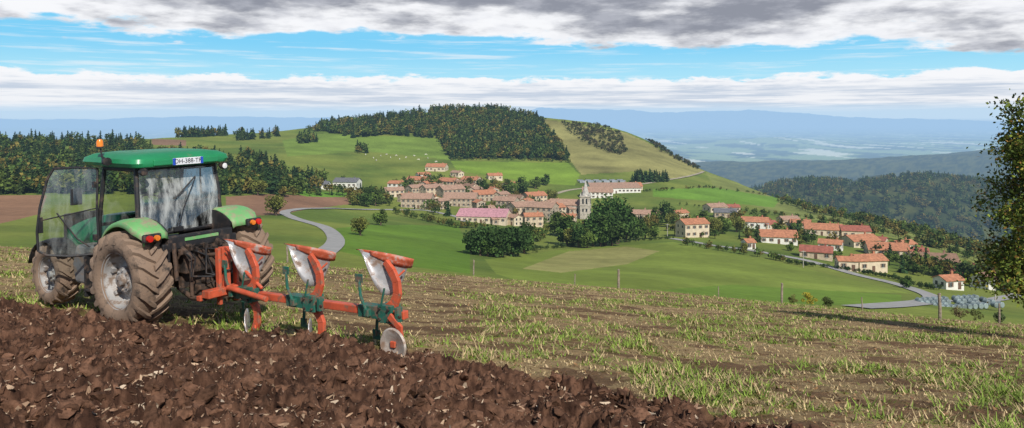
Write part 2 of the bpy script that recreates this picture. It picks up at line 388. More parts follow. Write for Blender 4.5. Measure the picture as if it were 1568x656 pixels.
def forcol(k): return random.choice(CD) if k==0 else random.choice(BD)
P=polysample([(468,204),(505,190),(560,186),(680,171),(760,171),(822,184),(850,215),(872,247),(780,244),(692,245),(672,214),(600,208),(540,212),(500,203)],2700)
mass('forest',P,8+7*rng.rand(len(P)),(rng.rand(len(P))<.5).astype(int),forcol)
P=polysample([(-300,300),(-300,218),(215,216),(222,232),(345,246),(400,244),(440,266),(505,283),(480,297),(340,300),(72,298),(0,300)],1900)
mass('forest',P,7+6*rng.rand(len(P)),(rng.rand(len(P))<.35).astype(int),forcol)
P=polysample([(268,211),(348,209),(345,206),(270,208)],90)+polysample([(455,222),(490,218),(488,214),(458,215)],26)+polysample([(360,216),(430,212),(425,206),(365,209)],30)+polysample([(545,236),(565,236),(563,230),(548,230)],10)
mass('tree_group',P,8+6*rng.rand(len(P)),(rng.rand(len(P))<.3).astype(int),forcol)
P=polysample([(858,188),(915,192),(950,205),(962,238),(940,238),(900,222),(875,208)],420)+polysample([(988,212),(1015,218),(1028,235),(1045,243),(1075,262),(1060,258),(1010,232)],160)
mass('scrub',P,2.5+3.5*rng.rand(len(P)),np.ones(len(P),int),lambda k:random.choice([(.05,.07,.02),(.09,.08,.03),(.07,.055,.03),(.035,.05,.018)]))
P=polysample([(968,281),(1022,279),(1022,275),(968,276)],50)
mass('conifer_row',P,8+3*rng.rand(len(P)),np.zeros(len(P),int),forcol)
P=[];hh=[]
for i in range(6800):
    yy_=math.exp(rng.uniform(math.log(900),math.log(2900))); u=rng.uniform(1120,1700); P.append(((u-CU)/F*yy_,yy_,0)); hh.append(13+10*rng.rand())
PA=np.array(P); PA[:,2]=H(PA[:,0],PA[:,1])
mass('forest',PA,hh,(rng.rand(len(PA))<.55).astype(int),lambda k:np.array(random.choice(CD) if k==0 else random.choice(BD))*.85)
P=[]
for u in np.arange(1195,1600,1.5):
    v=np.interp(u,RU,RV)+2; P.append(survey(u+rng.normal()*2,v+abs(rng.normal())*3.))
mass('hedgerow',P,3+6*rng.rand(len(P)),np.ones(len(P),int),lambda k:random.choice(BD))
def hedge(name,pl,n,h0,h1,cols_):
    P=[]
    L=[math.hypot(pl[i+1][0]-pl[i][0],pl[i+1][1]-pl[i][1]) for i in range(len(pl)-1)]
    for i in range(len(pl)-1):
        for k in range(int(n*L[i]/sum(L))+1):
            t=rng.rand(); P.append(survey(pl[i][0]*(1-t)+pl[i+1][0]*t+rng.normal()*.8,pl[i][1]*(1-t)+pl[i+1][1]*t))
    mass(name,P,h0+(h1-h0)*rng.rand(len(P)),np.ones(len(P),int),lambda k:random.choice(cols_))
DK=[(.035,.065,.018),(.05,.08,.02),(.06,.09,.025)]
hedge('hedge',[(800,386),(860,380),(960,372),(1030,366)],90,1.2,2.5,DK)
hedge('hedge',[(1205,404),(1290,414),(1370,428),(1400,440),(1440,445)],110,1.4,2.2,DK[:2])
hedge('hedge',[(1300,400),(1400,398),(1470,415)],50,1.5,3,DK)
hedge('hedge',[(985,295),(1080,288),(1200,303)],50,2,4,BD)
hedge('hedge',[(1040,315),(1140,325),(1230,335),(1330,352),(1500,400)],110,2,5,BD)
hedge('hedge',[(605,328),(700,350),(740,350)],50,2,5,BD)
hedge('hedge',[(690,246),(790,246),(875,250)],60,2,5,BD)
hedge('hedge',[(540,315),(600,312)],30,5,8,BD)
hedge('hedge',[(820,372),(845,360),(1020,345)],60,4,8,BD)
hedge('hedge',[(1050,376),(1150,392),(1215,404)],36,1.5,4,BD)
P=polysample([(700,300),(790,305),(850,325),(860,345),(800,318),(700,288)],60)+polysample([(600,285),(650,270),(760,285),(790,300),(700,300)],80)+polysample([(1000,345),(1150,335),(1260,350),(1480,420),(1420,420),(1200,375),(1020,362)],80)+polysample([(1340,420),(1440,425),(1568,455),(1568,440),(1440,415)],44)+polysample([(520,310),(600,318),(600,300),(540,296)],34)+polysample([(430,302),(530,300),(525,297),(430,298)],18)+polysample([(1240,350),(1400,372),(1568,425),(1568,412),(1400,360)],80)+polysample([(620,330),(720,335),(860,350),(860,340),(740,318),(620,320)],40)+polysample([(910,345),(1010,355),(1010,335),(960,330)],30)
mass('garden_trees',P,3.5+5.5*rng.rand(len(P)),(rng.rand(len(P))<.85).astype(int),lambda k:np.array(forcol(k))*.9)
# individual trees
def tree_mesh(seed,h,nq,K_,wid,qs,col,trunk_r=.035,z0=.2,limbs=6):
    rs=np.random.RandomState(seed); cs=rs.normal(size=(K_,3)); cs/=np.linalg.norm(cs,axis=1)[:,None]
    cs=cs*(rs.rand(K_,1)**.4)*np.array([wid,wid,.36])+np.array([0,0,.54]); cr=.10+.12*rs.rand(K_)
    k=rs.randint(0,K_,nq); d=rs.normal(size=(nq,3)); d/=np.linalg.norm(d,axis=1)[:,None]
    cen=cs[k]+d*(cr[k]*(.5+.6*rs.rand(nq)))[:,None]; cen[:,2]=np.maximum(cen[:,2],z0+.06*rs.rand(nq))
    V=rquads(cen*h,qs*(.6+.8*rs.rand(nq)),rs); kb=.5+.95*rs.rand(K_)
    Cc=np.array(col)[None]*np.repeat(kb[k]*(.75+.5*rs.rand(nq)),4)[:,None]
    mb=MB(); mb.tube([(0,0,-.6),(0.01*h,0,.15*h),(-.01*h,.01*h,.35*h),(0,0,.62*h)],[trunk_r*h*1.2,trunk_r*h,trunk_r*h*.75,trunk_r*h*.25],8)
    for i in range(min(limbs,K_)):
        s=Vector((0,0,h*(.25+.3*rs.rand()))); e=Vector(cs[i]*h); m_=(s+e)/2+Vector((0,0,.03*h))
        mb.tube([s,m_,e],[trunk_r*h*.45,trunk_r*h*.28,trunk_r*h*.08],6)
    tv=np.array([tuple(v) for v in mb.V]); tf=[f for f in mb.F if len(f)==4]; n0=len(V)
    Q=np.r_[np.arange(n0).reshape(-1,4),np.array(tf)+n0]; mi=np.r_[np.zeros(n0//4,int),np.ones(len(tf),int)]
    return quad_mesh('tree',np.r_[V,tv],Q,np.r_[Cc,np.ones((len(tv),3))*.1],[leafm,barkm],mi)
TM=[tree_mesh(1,10,2000,18,.30,.6,(.06,.105,.022),z0=.1),tree_mesh(2,10,2000,16,.34,.6,(.10,.15,.03),z0=.1),tree_mesh(3,10,2000,20,.32,.55,(.15,.16,.035),z0=.12),
    tree_mesh(4,10,2400,24,.40,.6,(.035,.07,.018),z0=.03),tree_mesh(5,10,2000,20,.22,.55,(.045,.09,.02),z0=.04)]
for (u,v,h,k) in [(423,331,34,2),(552,361,30,2),(583,346,24,1),(735,392,46,3),(757,394,52,3),(783,393,50,3),(803,389,44,0),(722,387,28,1),(746,393,40,0),(770,394,40,1),(793,392,38,4),
 (868,376,44,0),(886,380,32,4),(908,378,44,4),(926,377,66,4),(945,374,64,4),(958,371,50,0),(856,362,36,1),(975,368,30,0),(988,366,28,2),(1003,366,24,1),(920,378,46,0),(937,377,48,0),(876,378,32,2),(899,380,30,1),
 (1000,345,26,1),(1020,342,30,0),(1032,348,24,2),(1075,350,26,1),(1095,362,30,2),(1106,358,26,1),(1128,356,24,2),(1140,385,14,2),(1170,345,18,0),(1222,357,18,1),
 (1284,398,16,1),(1398,420,20,0),(1372,402,16,1),(1388,442,18,0),(1440,425,22,1),(1462,432,18,3),(1478,430,16,0),(1550,450,18,1),(1290,362,14,2),(1235,372,16,0),(1276,380,16,3),(1212,385,14,1),(1412,405,18,4),
 (560,317,26,0),(575,316,24,1),(800,300,26,0),(820,290,18,1),(845,310,20,2),(780,300,24,1),(740,298,22,0),(835,285,16,0),(620,292,16,1),(527,285,14,0),(395,300,26,2)]:
    x,y,z=survey(u,v); hm=h*y/F
    t=link(bpy.data.objects.new('tree',TM[k])); t.location=(x,y,z-.1); s=hm/9.3; t.scale=(s*1.15,s*1.15,s); t.rotation_euler=(0,0,rng.rand()*6.28)
def bush(name,u,v,hpx,col,seed,yfix=None):
    if yfix: y=yfix; x=(u-CU)/F*y; z=float(H(np.array([x]),np.array([y]))[0])
    else: x,y,z=survey(u,v)
    h=hpx*y/F; m=tree_mesh(seed,h/.85,900,12,.5,.07*h,col,.01,.02,4); o=link(bpy.data.objects.new(name,m)); o.location=(x,y,z)
bush('bush',1532,505,20,(.09,.13,.05),31,41); bush('yellow_bush',1240,473,20,(.36,.31,.04),32,56); bush('bush',1268,474,20,(.10,.13,.04),33,56)
bush('bush',1470,492,20,(.2,.17,.08),34,43); bush('bush',1495,495,16,(.13,.15,.05),37,42); bush('bush',820,388,8,(.1,.13,.03),35); bush('bush',1215,470,14,(.16,.16,.05),36,55)
# near tree at right edge
rs=np.random.RandomState(5); y0=20.; x0=(1602-CU)/F*y0; z0=float(H(np.array([x0]),np.array([y0]))[0])
mb=MB(); mb.tube([(0,0,-.4),(.05,0,1.3),(-.05,.1,3),(.1,0,5.0),(0,0,6.6)],[.26,.21,.16,.09,.02],10)
tips=[]
for i in range(54):
    a=rs.rand()*6.283; zs=1.2+4.7*rs.rand(); L=(2.0 if zs<3.9 else 1.35 if zs<5 else .9)*(.5+.5*rs.rand())
    s=Vector((0,0,zs)); e=s+Vector((math.cos(a)*L,math.sin(a)*L,.1+.6*rs.rand())); m_=(s+e)/2+Vector((rs.normal()*.12,rs.normal()*.12,.15))
    mb.tube([s,m_,e],[.055,.03,.01],6); tips+=[(m_+e)/2,e,m_]
    for j in range(4):
        t=.3+.6*rs.rand(); q_=s.lerp(e,t); e2=q_+Vector(rs.normal(size=3)*.3)+Vector((0,0,-.05)); mb.tube([q_,e2],[.014,.005],4); tips+=[e2,(q_+e2)/2]
tips=np.array([tuple(t) for t in tips]); n_=28000; k=rs.randint(0,len(tips),n_); cen=tips[k]+rs.normal(size=(n_,3))*np.array([.17,.17,.13])
V=rquads(cen,.10*(.6+.7*rs.rand(n_)),rs,asp=.6); cb=(.5+.8*rs.rand(len(tips)))[k]
pal=np.array([(.16,.20,.03),(.09,.13,.024),(.26,.22,.04),(.26,.15,.04)])[rs.choice(4,n_,p=[.4,.42,.12,.06])]
Cc=np.repeat(pal*cb[:,None]*(.8+.4*rs.rand(n_,1)),4,axis=0)
tv=np.array([tuple(v) for v in mb.V]); tf=np.array([f for f in mb.F if len(f)==4]); n0=len(V)
o=link(bpy.data.objects.new('roadside_tree',quad_mesh('roadside_tree',np.r_[V,tv],np.r_[np.arange(n0).reshape(-1,4),tf+n0],np.r_[Cc,np.ones((len(tv),3))*.1],[leafm,barkm],np.r_[np.zeros(n0//4,int),np.ones(len(tf),int)])))
o.location=(x0,y0,z0)
# ------------------------------------------------------------------ foreground small stuff
def near_z(x,y): return H(x,y)+micro(x,y)
n_=60000; u=rng.uniform(-60,1640,n_); y=np.exp(rng.uniform(math.log(5.2),math.log(50),n_)); x=(u-CU)/F*y
gnn=fbm(x*.45,y*.45,5,73,.6); g2=fbm(x*5,y*5,3,74); dens=ss((gnn*.62+g2*.38-.465-.03*np.clip(1-x/6,0,1))/.12)
bare=ss((fbm(x*1.1+9,y*2.4,4,75)-.55)/.07)
k=(ploughed(x,y)<.3)&((rng.rand(n_)<dens*.7)|(rng.rand(n_)<.42))&(rng.rand(n_)>bare*.8); x=x[k];y=y[k];dens=dens[k]; z=near_z(x,y)-.01; n_=len(x)
nb=5; VV=[];CCc=[]
tg=(rng.rand(n_)<.08+.8*dens)
for b_ in range(nb):
    a=rng.rand(n_)*6.283; h=(.010+.060*rng.rand(n_)**1.5)*(.6+1.3*dens); ln_=h*(.5+1.3*rng.rand(n_)); w=.0035+.004*rng.rand(n_)+.00045*y
    ox=rng.normal(size=n_)*.04; oy=rng.normal(size=n_)*.04
    bx=x+ox;by=y+oy; tx=bx+np.cos(a)*ln_; ty=by+np.sin(a)*ln_; px=-np.sin(a)*w; py=np.cos(a)*w
    VV.append(np.stack([np.stack([bx-px,by-py,z],1),np.stack([bx+px,by+py,z],1),np.stack([tx+px*.2,ty+py*.2,z+h],1),np.stack([tx-px*.2,ty-py*.2,z+h],1)],1))
    green=(tg&(rng.rand(n_)<.8))[:,None]
    c=np.where(green,np.array([(.19,.27,.045)])*(.55+.8*rng.rand(n_,1)),np.array([(.50,.38,.20)])*(.4+.8*rng.rand(n_,1)))
    CCc.append(np.repeat(c[:,None],4,1))
V=np.concatenate(VV).reshape(-1,3); Cc=np.concatenate(CCc).reshape(-1,3)
grassm=mat('grass_mat',(0,0,0),.7,attr=True,nscale=2,var=.15,spec=.2)
link(bpy.data.objects.new('grass',quad_mesh('grass',V,np.arange(len(V)).reshape(-1,4),Cc,[grassm])))
# crop residue / dead leaves
def flakes(name,n_,u0,u1,y0_,y1_,cond,lmin,lvar,pw,pal,seed,wv=.55,matl=None):
    u=rng.uniform(u0,u1,n_); y=np.exp(rng.uniform(math.log(y0_),math.log(y1_),n_)); x=(u-CU)/F*y
    k=cond(x,y); x=x[k];y=y[k]; z=near_z(x,y)+.014; n_=len(x)
    rs=np.random.RandomState(seed); cen=np.stack([x,y,z],1); d=rs.normal(size=(n_,3)); d[:,2]*=.45; d/=np.linalg.norm(d,axis=1)[:,None]
    e=np.cross(d,np.array([0,0,1.])+rs.normal(size=(n_,3))*.5); e/=np.linalg.norm(e,axis=1)[:,None]
    L=(lmin+lvar*rs.rand(n_)**pw)[:,None]; Wd=L*(.10+wv*rs.rand(n_,1)); nrm=np.cross(d,e); cu=L*.25
    a0=cen-d*L-e*Wd*.35; a1=cen-d*L*.9+e*Wd*.3; m0=cen-e*Wd+nrm*cu; m1=cen+d*L*.1+e*Wd+nrm*cu; b0_=cen+d*L+e*Wd*.4; b1_=cen+d*L*.8-e*Wd*.5
    V=np.stack([a0,m0,m1,a1,m0,b1_,b0_,m1],1).reshape(-1,3)
    pc=np.array(pal)[rs.choice(len(pal),n_)]*(.7+.5*rs.rand(n_,1))
    link(bpy.data.objects.new(name,quad_mesh(name,V,np.arange(len(V)).reshape(-1,4),np.repeat(pc,8,0),[matl or grassm])))
clm=mat('clod_soil',(0,0,0),.95,attr=True,nscale=18,var=.4,bump=.8,bscale=40,spec=.1)
flakes('crop_residue',17000,-60,1400,5.5,16,lambda x,y:(ploughed(x,y)>.8)&(fbm(x*1.5,y*1.5,3,91)>.42),.008,.055,3.6,[(.46,.32,.21),(.34,.22,.14),(.54,.42,.30),(.24,.14,.09)],9,.38)
flakes('dead_leaves',9000,300,1640,6,30,lambda x,y:(ploughed(x,y)<.2)&(fbm(x*.8,y*.8,3,92)>.45),.008,.035,2.5,[(.30,.17,.08),(.20,.11,.06),(.46,.34,.2)],10)
# clods
import bmesh
bm=bmesh.new(); bmesh.ops.create_icosphere(bm,subdivisions=2,radius=1); iv=np.array([v.co[:] for v in bm.verts]); it=np.array([[v.index for v in f.verts] for f in bm.faces]); bm.free()
tem=[]
for s in range(12):
    rs=np.random.RandomState(s+50); v=iv.copy()
    for kk in range(10):
        nn_=rs.normal(size=3); nn_/=np.linalg.norm(nn_); dd=.35+.4*rs.rand(); pr=v@nn_; v=v-np.maximum(pr-dd,0)[:,None]*nn_*.95
    v=v*(1+.13*rs.normal(size=len(v)))[:,None]; v[:,2]*=.6; tem.append(v)
n_=5200; u=rng.uniform(-60,1400,n_); y=np.exp(rng.uniform(math.log(5.5),math.log(17),n_)); x=(u-CU)/F*y
k=ploughed(x,y)>.35; x=x[k];y=y[k]; z=near_z(x,y); VV=[];TT=[];CCc=[]
for i in range(len(x)):
    s=.014+.10*rng.rand()**3.6; a=rng.rand()*6.28; c,sn=math.cos(a),math.sin(a); v=tem[i%12]*np.array([1.25,.55+.5*rng.rand(),1])*s
    w=np.stack([v[:,0]*c-v[:,1]*sn+x[i],v[:,0]*sn+v[:,1]*c+y[i],v[:,2]+z[i]+s*.12+v[:,0]*rng.normal()*.35],1); VV.append(w); TT.append(it+i*len(iv))
    CCc.append(np.tile(np.array([(.13,.068,.042)])*(.55+.8*rng.rand()),(len(iv),1)))
link(bpy.data.objects.new('soil_clods',quad_mesh('soil_clods',np.concatenate(VV),np.concatenate(TT),np.concatenate(CCc),[clm],smooth=False)))
# ------------------------------------------------------------------ roads
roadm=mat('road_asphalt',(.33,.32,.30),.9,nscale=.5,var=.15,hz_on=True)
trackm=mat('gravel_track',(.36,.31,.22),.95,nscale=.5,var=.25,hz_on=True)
def road(name,pl,w,m,off=.18):
    W_=[Vector(survey(u,v)) for u,v in pl]; pts=[]
    for i in range(len(W_)-1):
        p0=W_[max(i-1,0)];p1=W_[i];p2=W_[i+1];p3=W_[min(i+2,len(W_)-1)]
        for k in range(14):
            t=k/14; pts.append(.5*((2*p1)+(p2-p0)*t+(2*p0-5*p1+4*p2-p3)*t*t+(3*p1-p0-3*p2+p3)*t**3))
    pts.append(W_[-1]); rows=[]
    for i,p in enumerate(pts):
        d=pts[min(i+1,len(pts)-1)]-pts[max(i-1,0)]; d.z=0; d.normalize(); nrm=Vector((-d.y,d.x,0)); r=[]
        for k in (-1,-.33,.33,1):
            q_=p+nrm*w*.5*k; z=float(H(np.array([q_.x]),np.array([q_.y]))[0]); r.append((q_.x,q_.y,z+off))
        zm=max(a[2] for a in r); r=[(a[0],a[1],max(a[2],zm-.35)) for a in r]; rows.append(r)
    mb=MB(); mb.grid(rows); return mb.build(name,m,smooth=True)
road('road',[(478,398),(500,386),(513,374),(512,363),(498,350),(470,341),(446,333),(436,327),(450,322),(500,320),(560,322),(620,322),(660,324),(700,333),(712,340)],4.2,roadm)
road('road',[(1028,366),(1060,371),(1100,378),(1180,390),(1250,404),(1330,426),(1380,438),(1425,454),(1420,462),(1370,468),(1310,472)],4.4,roadm)
road('road',[(1425,456),(1455,462),(1500,463),(1560,452)],3.8,roadm)
road('farm_track',[(930,288),(975,284),(1020,277),(1050,271),(1078,264)],3.5,trackm)
road('farm_track',[(840,300),(870,292),(900,289),(930,288)],4,trackm)
# ------------------------------------------------------------------ buildings
WM=[mat('stucco_cream',(.62,.52,.38),.9,nscale=.6,var=.12,hz_on=True),mat('stucco_white',(.74,.72,.66),.9,nscale=.6,var=.08,hz_on=True),
    mat('stone_wall',(.42,.34,.25),.95,nscale=1.5,var=.4,hz_on=True),mat('stucco_ochre',(.56,.45,.32),.9,nscale=.8,var=.2,hz_on=True)]
def roofmat(name,col):
    m,nt,b,o=new_mat(name); tc=nt.nodes.new('ShaderNodeTexCoord').outputs['Object']
    w=nt.nodes.new('ShaderNodeTexWave'); w.inputs['Scale'].default_value=.9; w.inputs['Distortion'].default_value=.5; nt.links.new(tc,w.inputs['Vector'])
    n=NOISE(nt,tc,.9,6,.7)
    c=MIX(nt,SM(nt,n,.3,.7),[k*.62 for k in col],[min(k*1.2,1) for k in col]); c=MIX(nt,M(nt,'MULTIPLY',w.outputs['Fac'],.25),c,[k*.4 for k in col])
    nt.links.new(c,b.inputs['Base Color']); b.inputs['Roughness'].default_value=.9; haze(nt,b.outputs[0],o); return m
RM=[roofmat('roof_orange',(.50,.21,.11)),roofmat('roof_terracotta',(.42,.26,.18)),roofmat('roof_red',(.37,.12,.08)),roofmat('roof_pink',(.56,.28,.31)),roofmat('roof_slate',(.16,.16,.17)),roofmat('roof_brown',(.29,.17,.11))]
winm=mat('window_dark',(.03,.035,.04),.2,nscale=1,var=.1,hz_on=True); frm=mat('window_frame',(.6,.58,.52),.6,hz_on=True,var=.05)
shut=mat('shutters',(.25,.17,.12),.7,hz_on=True); doorm=mat('door_wood',(.14,.08,.05),.6,hz_on=True)
def house(name,u,v,wpx,hpx,rot,roof,wall,dep=.7,pitch=.42,storeys=None):
    x,y,z=survey(u,v); w=1.1*wpx*y/F; h=max(1.15*hpx*y/F,2.7); d=max(w*dep,5); rr=math.radians(rot)
    y2=y+d/2; x2=(u-CU)/F*y2
    e=empty(name,(x2,y2,z),(0,0,rr))
    rh=min(d*.5*pitch,3.2)
    MB().prism([(-d/2,-4),(d/2,-4),(d/2,h),(0,h+rh),(-d/2,h)],-w/2,w/2,'yz').build('walls',WM[wall],e)
    mb=MB(); th=.22; ov=.45; k=rh/(d/2)
    for s in (-1,1):
        mb.prism([(0,h+rh+.03),(s*(d/2+ov),h-ov*k+.03),(s*(d/2+ov),h-ov*k+th+.03),(0,h+rh+th+.03)],-w/2-ov*.8,w/2+ov*.8,'yz')
    mb.box((w*.28,d*.12,h+rh+.25),(.7,.6,1.5)); mb.build('roof',RM[roof],e)
    st=storeys or max(1,int(round(h/2.9))); wn=MB(); fr=MB(); sh=MB(); nw=max(2,int(w/3.0))
    for s in range(st):
        zc=(s+.55)*h/st
        for i in range(nw):
            xx=(i+.5)/nw*w-w/2
            if s==0 and i==nw//2: continue
            for sy in (-1,1):
                wn.box((xx,sy*(d/2+.02),zc),(.95,.10,1.25)); fr.box((xx,sy*(d/2+.03),zc-.72),(1.25,.18,.14)); fr.box((xx,sy*(d/2+.045),zc),(.07,.1,1.25))
                for q_ in (-1,1): sh.box((xx+q_*.75,sy*(d/2+.03),zc),(.42,.08,1.3))
        for sx in (-1,1):
            for yy_ in (-.22,.22): wn.box((sx*(w/2+.02),yy_*d,zc),(.1,.9,1.2)); fr.box((sx*(w/2+.03),yy_*d,zc-.7),(.16,1.15,.12))
    wn.build('windows',winm,e); fr.build('window_frames',frm,e); sh.build('shutters',shut,e)
    xx=(nw//2+.5)/nw*w-w/2; MB().box((xx,-(d/2+.03),1.05),(1.1,.12,2.1)).build('door',doorm,e)
    return e
HS=[('house',1060,364,38,18,18,0,0),('house',1156,351,36,9,-15,0,1),('house',1190,374,50,9,-12,0,1),('garden_shed',1146,382,13,6,10,0,1),('house',1207,346,26,8,10,1,0),
('house',1257,361,44,8,-18,0,0),('house',1250,397,42,8,-25,2,3),('house',1308,366,38,10,-12,2,3),('house',1316,380,44,9,15,0,0),('house',1296,415,26,13,-8,0,0),('house',1328,417,42,15,8,0,0),('house',1357,393,52,7,-15,0,0),
('bungalow',1428,412,58,7,-14,5,0),('house',1478,430,44,9,-10,2,0),('house',1515,444,40,15,20,5,1),('house',1110,334,30,7,-10,4,2),('house',1095,326,28,7,20,1,0),
('hangar',742,343,70,9,-10,3,0),('stone_house',640,320,42,13,-5,1,2),('house',603,303,26,9,20,1,0),('house',608,292,22,9,-20,0,1),('house',669,263,28,6,-10,0,0),('stone_house',690,303,34,11,32,1,2),
('stone_house',706,317,46,11,-6,1,2),('house',740,309,34,9,28,0,2),('house',688,288,28,8,-32,0,3),('house',757,276,20,6,15,0,0),('stone_house',800,334,38,15,32,1,3),('stone_house',830,340,40,19,-24,1,2),('house',848,338,28,17,35,0,3),
('stone_house',775,322,32,12,-20,1,2),('house',818,312,30,10,28,0,3),('house',722,283,26,6,-28,0,0),('house',660,300,26,10,35,1,3),('house',640,284,28,7,-20,0,0),('house',637,297,24,8,40,1,2),('house',716,297,30,8,-40,5,0),
('farm_building',532,289,34,8,-8,4,1),('farm_building',490,289,26,4,-5,4,1),('barn',938,297,70,7,4,1,1),('barn',915,304,42,8,-6,1,1),('barn',965,292,30,5,6,0,0),('stone_house',978,347,32,16,-12,1,3),('house',1120,325,20,6,5,2,0),
('stone_house',880,335,24,13,20,1,2),('house',870,345,22,11,-15,0,3),('house',762,345,20,8,20,1,2),
('house',655,292,18,9,50,0,3),('house',673,296,18,9,-50,1,0),('house',702,290,18,8,45,5,2),('house',727,302,20,10,60,1,3),('house',752,300,20,8,-55,0,2),('house',768,311,20,11,50,1,3),('house',790,316,22,11,-30,5,2),('house',806,322,18,12,60,0,0),
('house',622,311,20,9,45,0,3),('house',676,321,20,11,50,1,3),('house',732,321,20,9,-60,0,2),('house',836,326,20,12,50,1,0),('house',648,275,18,6,30,0,1),('house',700,272,16,6,-40,1,0),('house',780,291,18,7,40,0,0),('house',858,326,18,10,-40,1,2),('house',1342,377,26,7,-40,2,3),('house',1282,358,24,7,40,0,0),
('house',1176,352,24,7,30,2,0),('house',1226,350,26,7,-25,0,3),('house',1382,384,30,7,20,0,0),('house',1272,384,30,7,-30,0,1),('house',1452,444,30,8,14,0,1),('house',1402,396,30,7,-20,2,0),('house',816,348,26,14,10,0,3),('house',786,346,22,11,-50,1,0),('house',850,320,18,9,20,0,0),('house',662,314,18,9,-45,0,0),('house',746,330,20,9,30,1,3),('house',690,312,16,8,60,5,3),('house',1010,338,24,9,-20,1,3),('house',1040,336,22,8,30,0,0)]
for h in HS: house(*h)
x,y,z=survey(922,280); e=empty('greenhouse',(x,y,z),(0,0,.1)); gs=mat('grey_panels',(.27,.29,.31),.5,hz_on=True,nscale=.3,var=.3); mb=MB()
for i in range(6):
    for j in range(2): mb.prism([(-3+j*9,0),(3+j*9,0),(3+j*9,1.3),(j*9,1.9),(-3+j*9,1.3)],-20+i*7,-15+i*7,'yz')
mb.build('greenhouse_roofs',gs,e)
# church
x,y,z=survey(897,336); y+=2; e=empty('church',(x,y,z),(0,0,math.radians(-14))); stn=mat('church_stone',(.46,.41,.34),.9,nscale=.8,var=.3,hz_on=True); k=y/F
tw=15*k; th=34*k; sp=24*k
mb=MB(); mb.box((0,0,th/2-2),(tw,tw,th+4)); mb.box((0,0,th*.62),(tw+.5,tw+.5,.4)); mb.box((0,0,th+.15),(tw+.7,tw+.7,.5)); mb.build('bell_tower',stn,e,bevel=.05)
mb=MB(); mb.lathe([(tw*.42,0),(tw*.26,sp*.35),(.10,sp)],(0,0,th+.4),8,'z')
for sx in (-1,1):
    for sy in (-1,1): mb.lathe([(.4,0),(.4,.9),(.02,2.4)],(sx*(tw/2-.4),sy*(tw/2-.4),th+.4),6,'z')
mb.build('spire',mat('spire_stone',(.46,.43,.38),.9,nscale=1,var=.25,hz_on=True),e); MB().box((0,0,th+sp+.9),(.12,.12,1.4)).box((0,0,th+sp+1.1),(.8,.12,.12)).build('cross',winm,e)
mb=MB()
for s in (-1,1):
    for zc,hh_ in ((th*.8,3.2),(th*.4,1.8)):
        for q_ in (-1,1):
            mb.box((q_*tw*.18,s*(tw/2+.02),zc),(.95,.12,hh_)); mb.box((s*(tw/2+.02),q_*tw*.18,zc),(.12,.95,hh_))
mb.build('belfry_openings',winm,e)
nl=20.;nw_=9.;nh=8.
MB().prism([(-nw_/2+5,-4),(nw_/2+5,-4),(nw_/2+5,nh),(5,nh+3.2),(-nw_/2+5,nh)],-nl-tw/2,-tw/2+.05,'yz').build('nave',stn,e)
mb=MB()
for s in (-1,1): mb.prism([(5,nh+3.25),(5+s*(nw_/2+.5),nh-.1),(5+s*(nw_/2+.5),nh+.15),(5,nh+3.5)],-nl-tw/2-.4,-tw/2,'yz')
mb.build('nave_roof',RM[1],e); mb=MB()
for i in range(5): mb.box((-tw/2-2-i*4,5-nw_/2-.02,4.6),(1,.12,3))
mb.build('nave_windows',winm,e)
# wrapped bales
x,y,z=survey(1485,473); e=empty('wrapped_bales',(x,y,z),(0,0,.2)); mb=MB()
for r in range(4):
    for i in range(13):
        if rng.rand()<.88: mb.lathe([(0,-.6),(.5,-.6),(.6,-.5),(.6,.5),(.5,.6),(0,.6)],(-8+i*1.28+rng.normal()*.05,r*2.1,.5),12,'y')
mb.build('bales',mat('bale_wrap',(.20,.25,.25),.5,hz_on=True,nscale=.4,var=.4),e,smooth=True)
# poles
pm=mat('pole_concrete',(.42,.39,.34),.8,hz_on=True)
for u,v,hp in ((1230,410,26),(1524,462,34),(1558,452,20),(842,350,22),(1022,365,22)):
    x,y,z=survey(u,v); h=hp*y/F; e=empty('utility_pole',(x,y,z)); MB().tube([(0,0,-1),(0,0,h)],[.16,.1],8).build('pole',pm,e); MB().box((0,0,h-.4),(1.6,.12,.12)).build('crossarm',pm,e)
# fence posts
wm=mat('weathered_wood',(.27,.22,.17),.9,nscale=8,var=.4,bump=.5)
for u,y,h,r in ((440,48,1.1,.06),(725,50,1.15,.05),(947,53,1.35,.09),(1197,48,1.3,.08),(1439,31,1.15,.07),(1100,56,.8,.04),(880,55,.8,.04),(1320,43,.8,.04),(1530,37,1.,.05)):
    x=(u-CU)/F*y; z=float(H(np.array([x]),np.array([y]))[0]); mb=MB(); mb.tube([(0,0,-.3),(.01,0,h*.5),(.03*rng.normal(),.02,h)],[r,r*.95,r*.85],8)
    mb.tube([(.0,0,h*.98),(.0,0,h+.03)],[r*.8,r*.4],8); o=mb.build('fence_post',wm,smooth=True); o.location=(x,y,z)
# cows
cm=mat('cow_hide',(.68,.64,.55),.8,hz_on=True,var=.1)
mb=MB(); mb.lathe([(0,-1.05),(.28,-1.0),(.40,-.6),(.44,0),(.38,.5),(.28,.85),(.16,1.0),(0,1.02)],(0,0,1.0),12,'x')
mb.tube([(.85,0,1.1),(1.15,0,1.0),(1.4,0,.7)],[.24,.18,.14],8); mb.tube([(1.38,0,.75),(1.5,0,.5),(1.58,0,.28)],[.16,.13,.08],8)
for sx,sy in ((.65,.2),(.65,-.2)): mb.tube([(sx,sy,.85),(sx+.03,sy,.42),(sx,sy,0)],[.14,.08,.07],6)
for sy in (.2,-.2): mb.tube([(-.75,sy,.9),(-.62,sy,.62),(-.85,sy,.40),(-.8,sy,0)],[.2,.12,.07,.06],6)
mb.tube([(-1.02,0,1.15),(-1.12,0,.8),(-1.1,0,.45)],[.04,.03,.05],5)
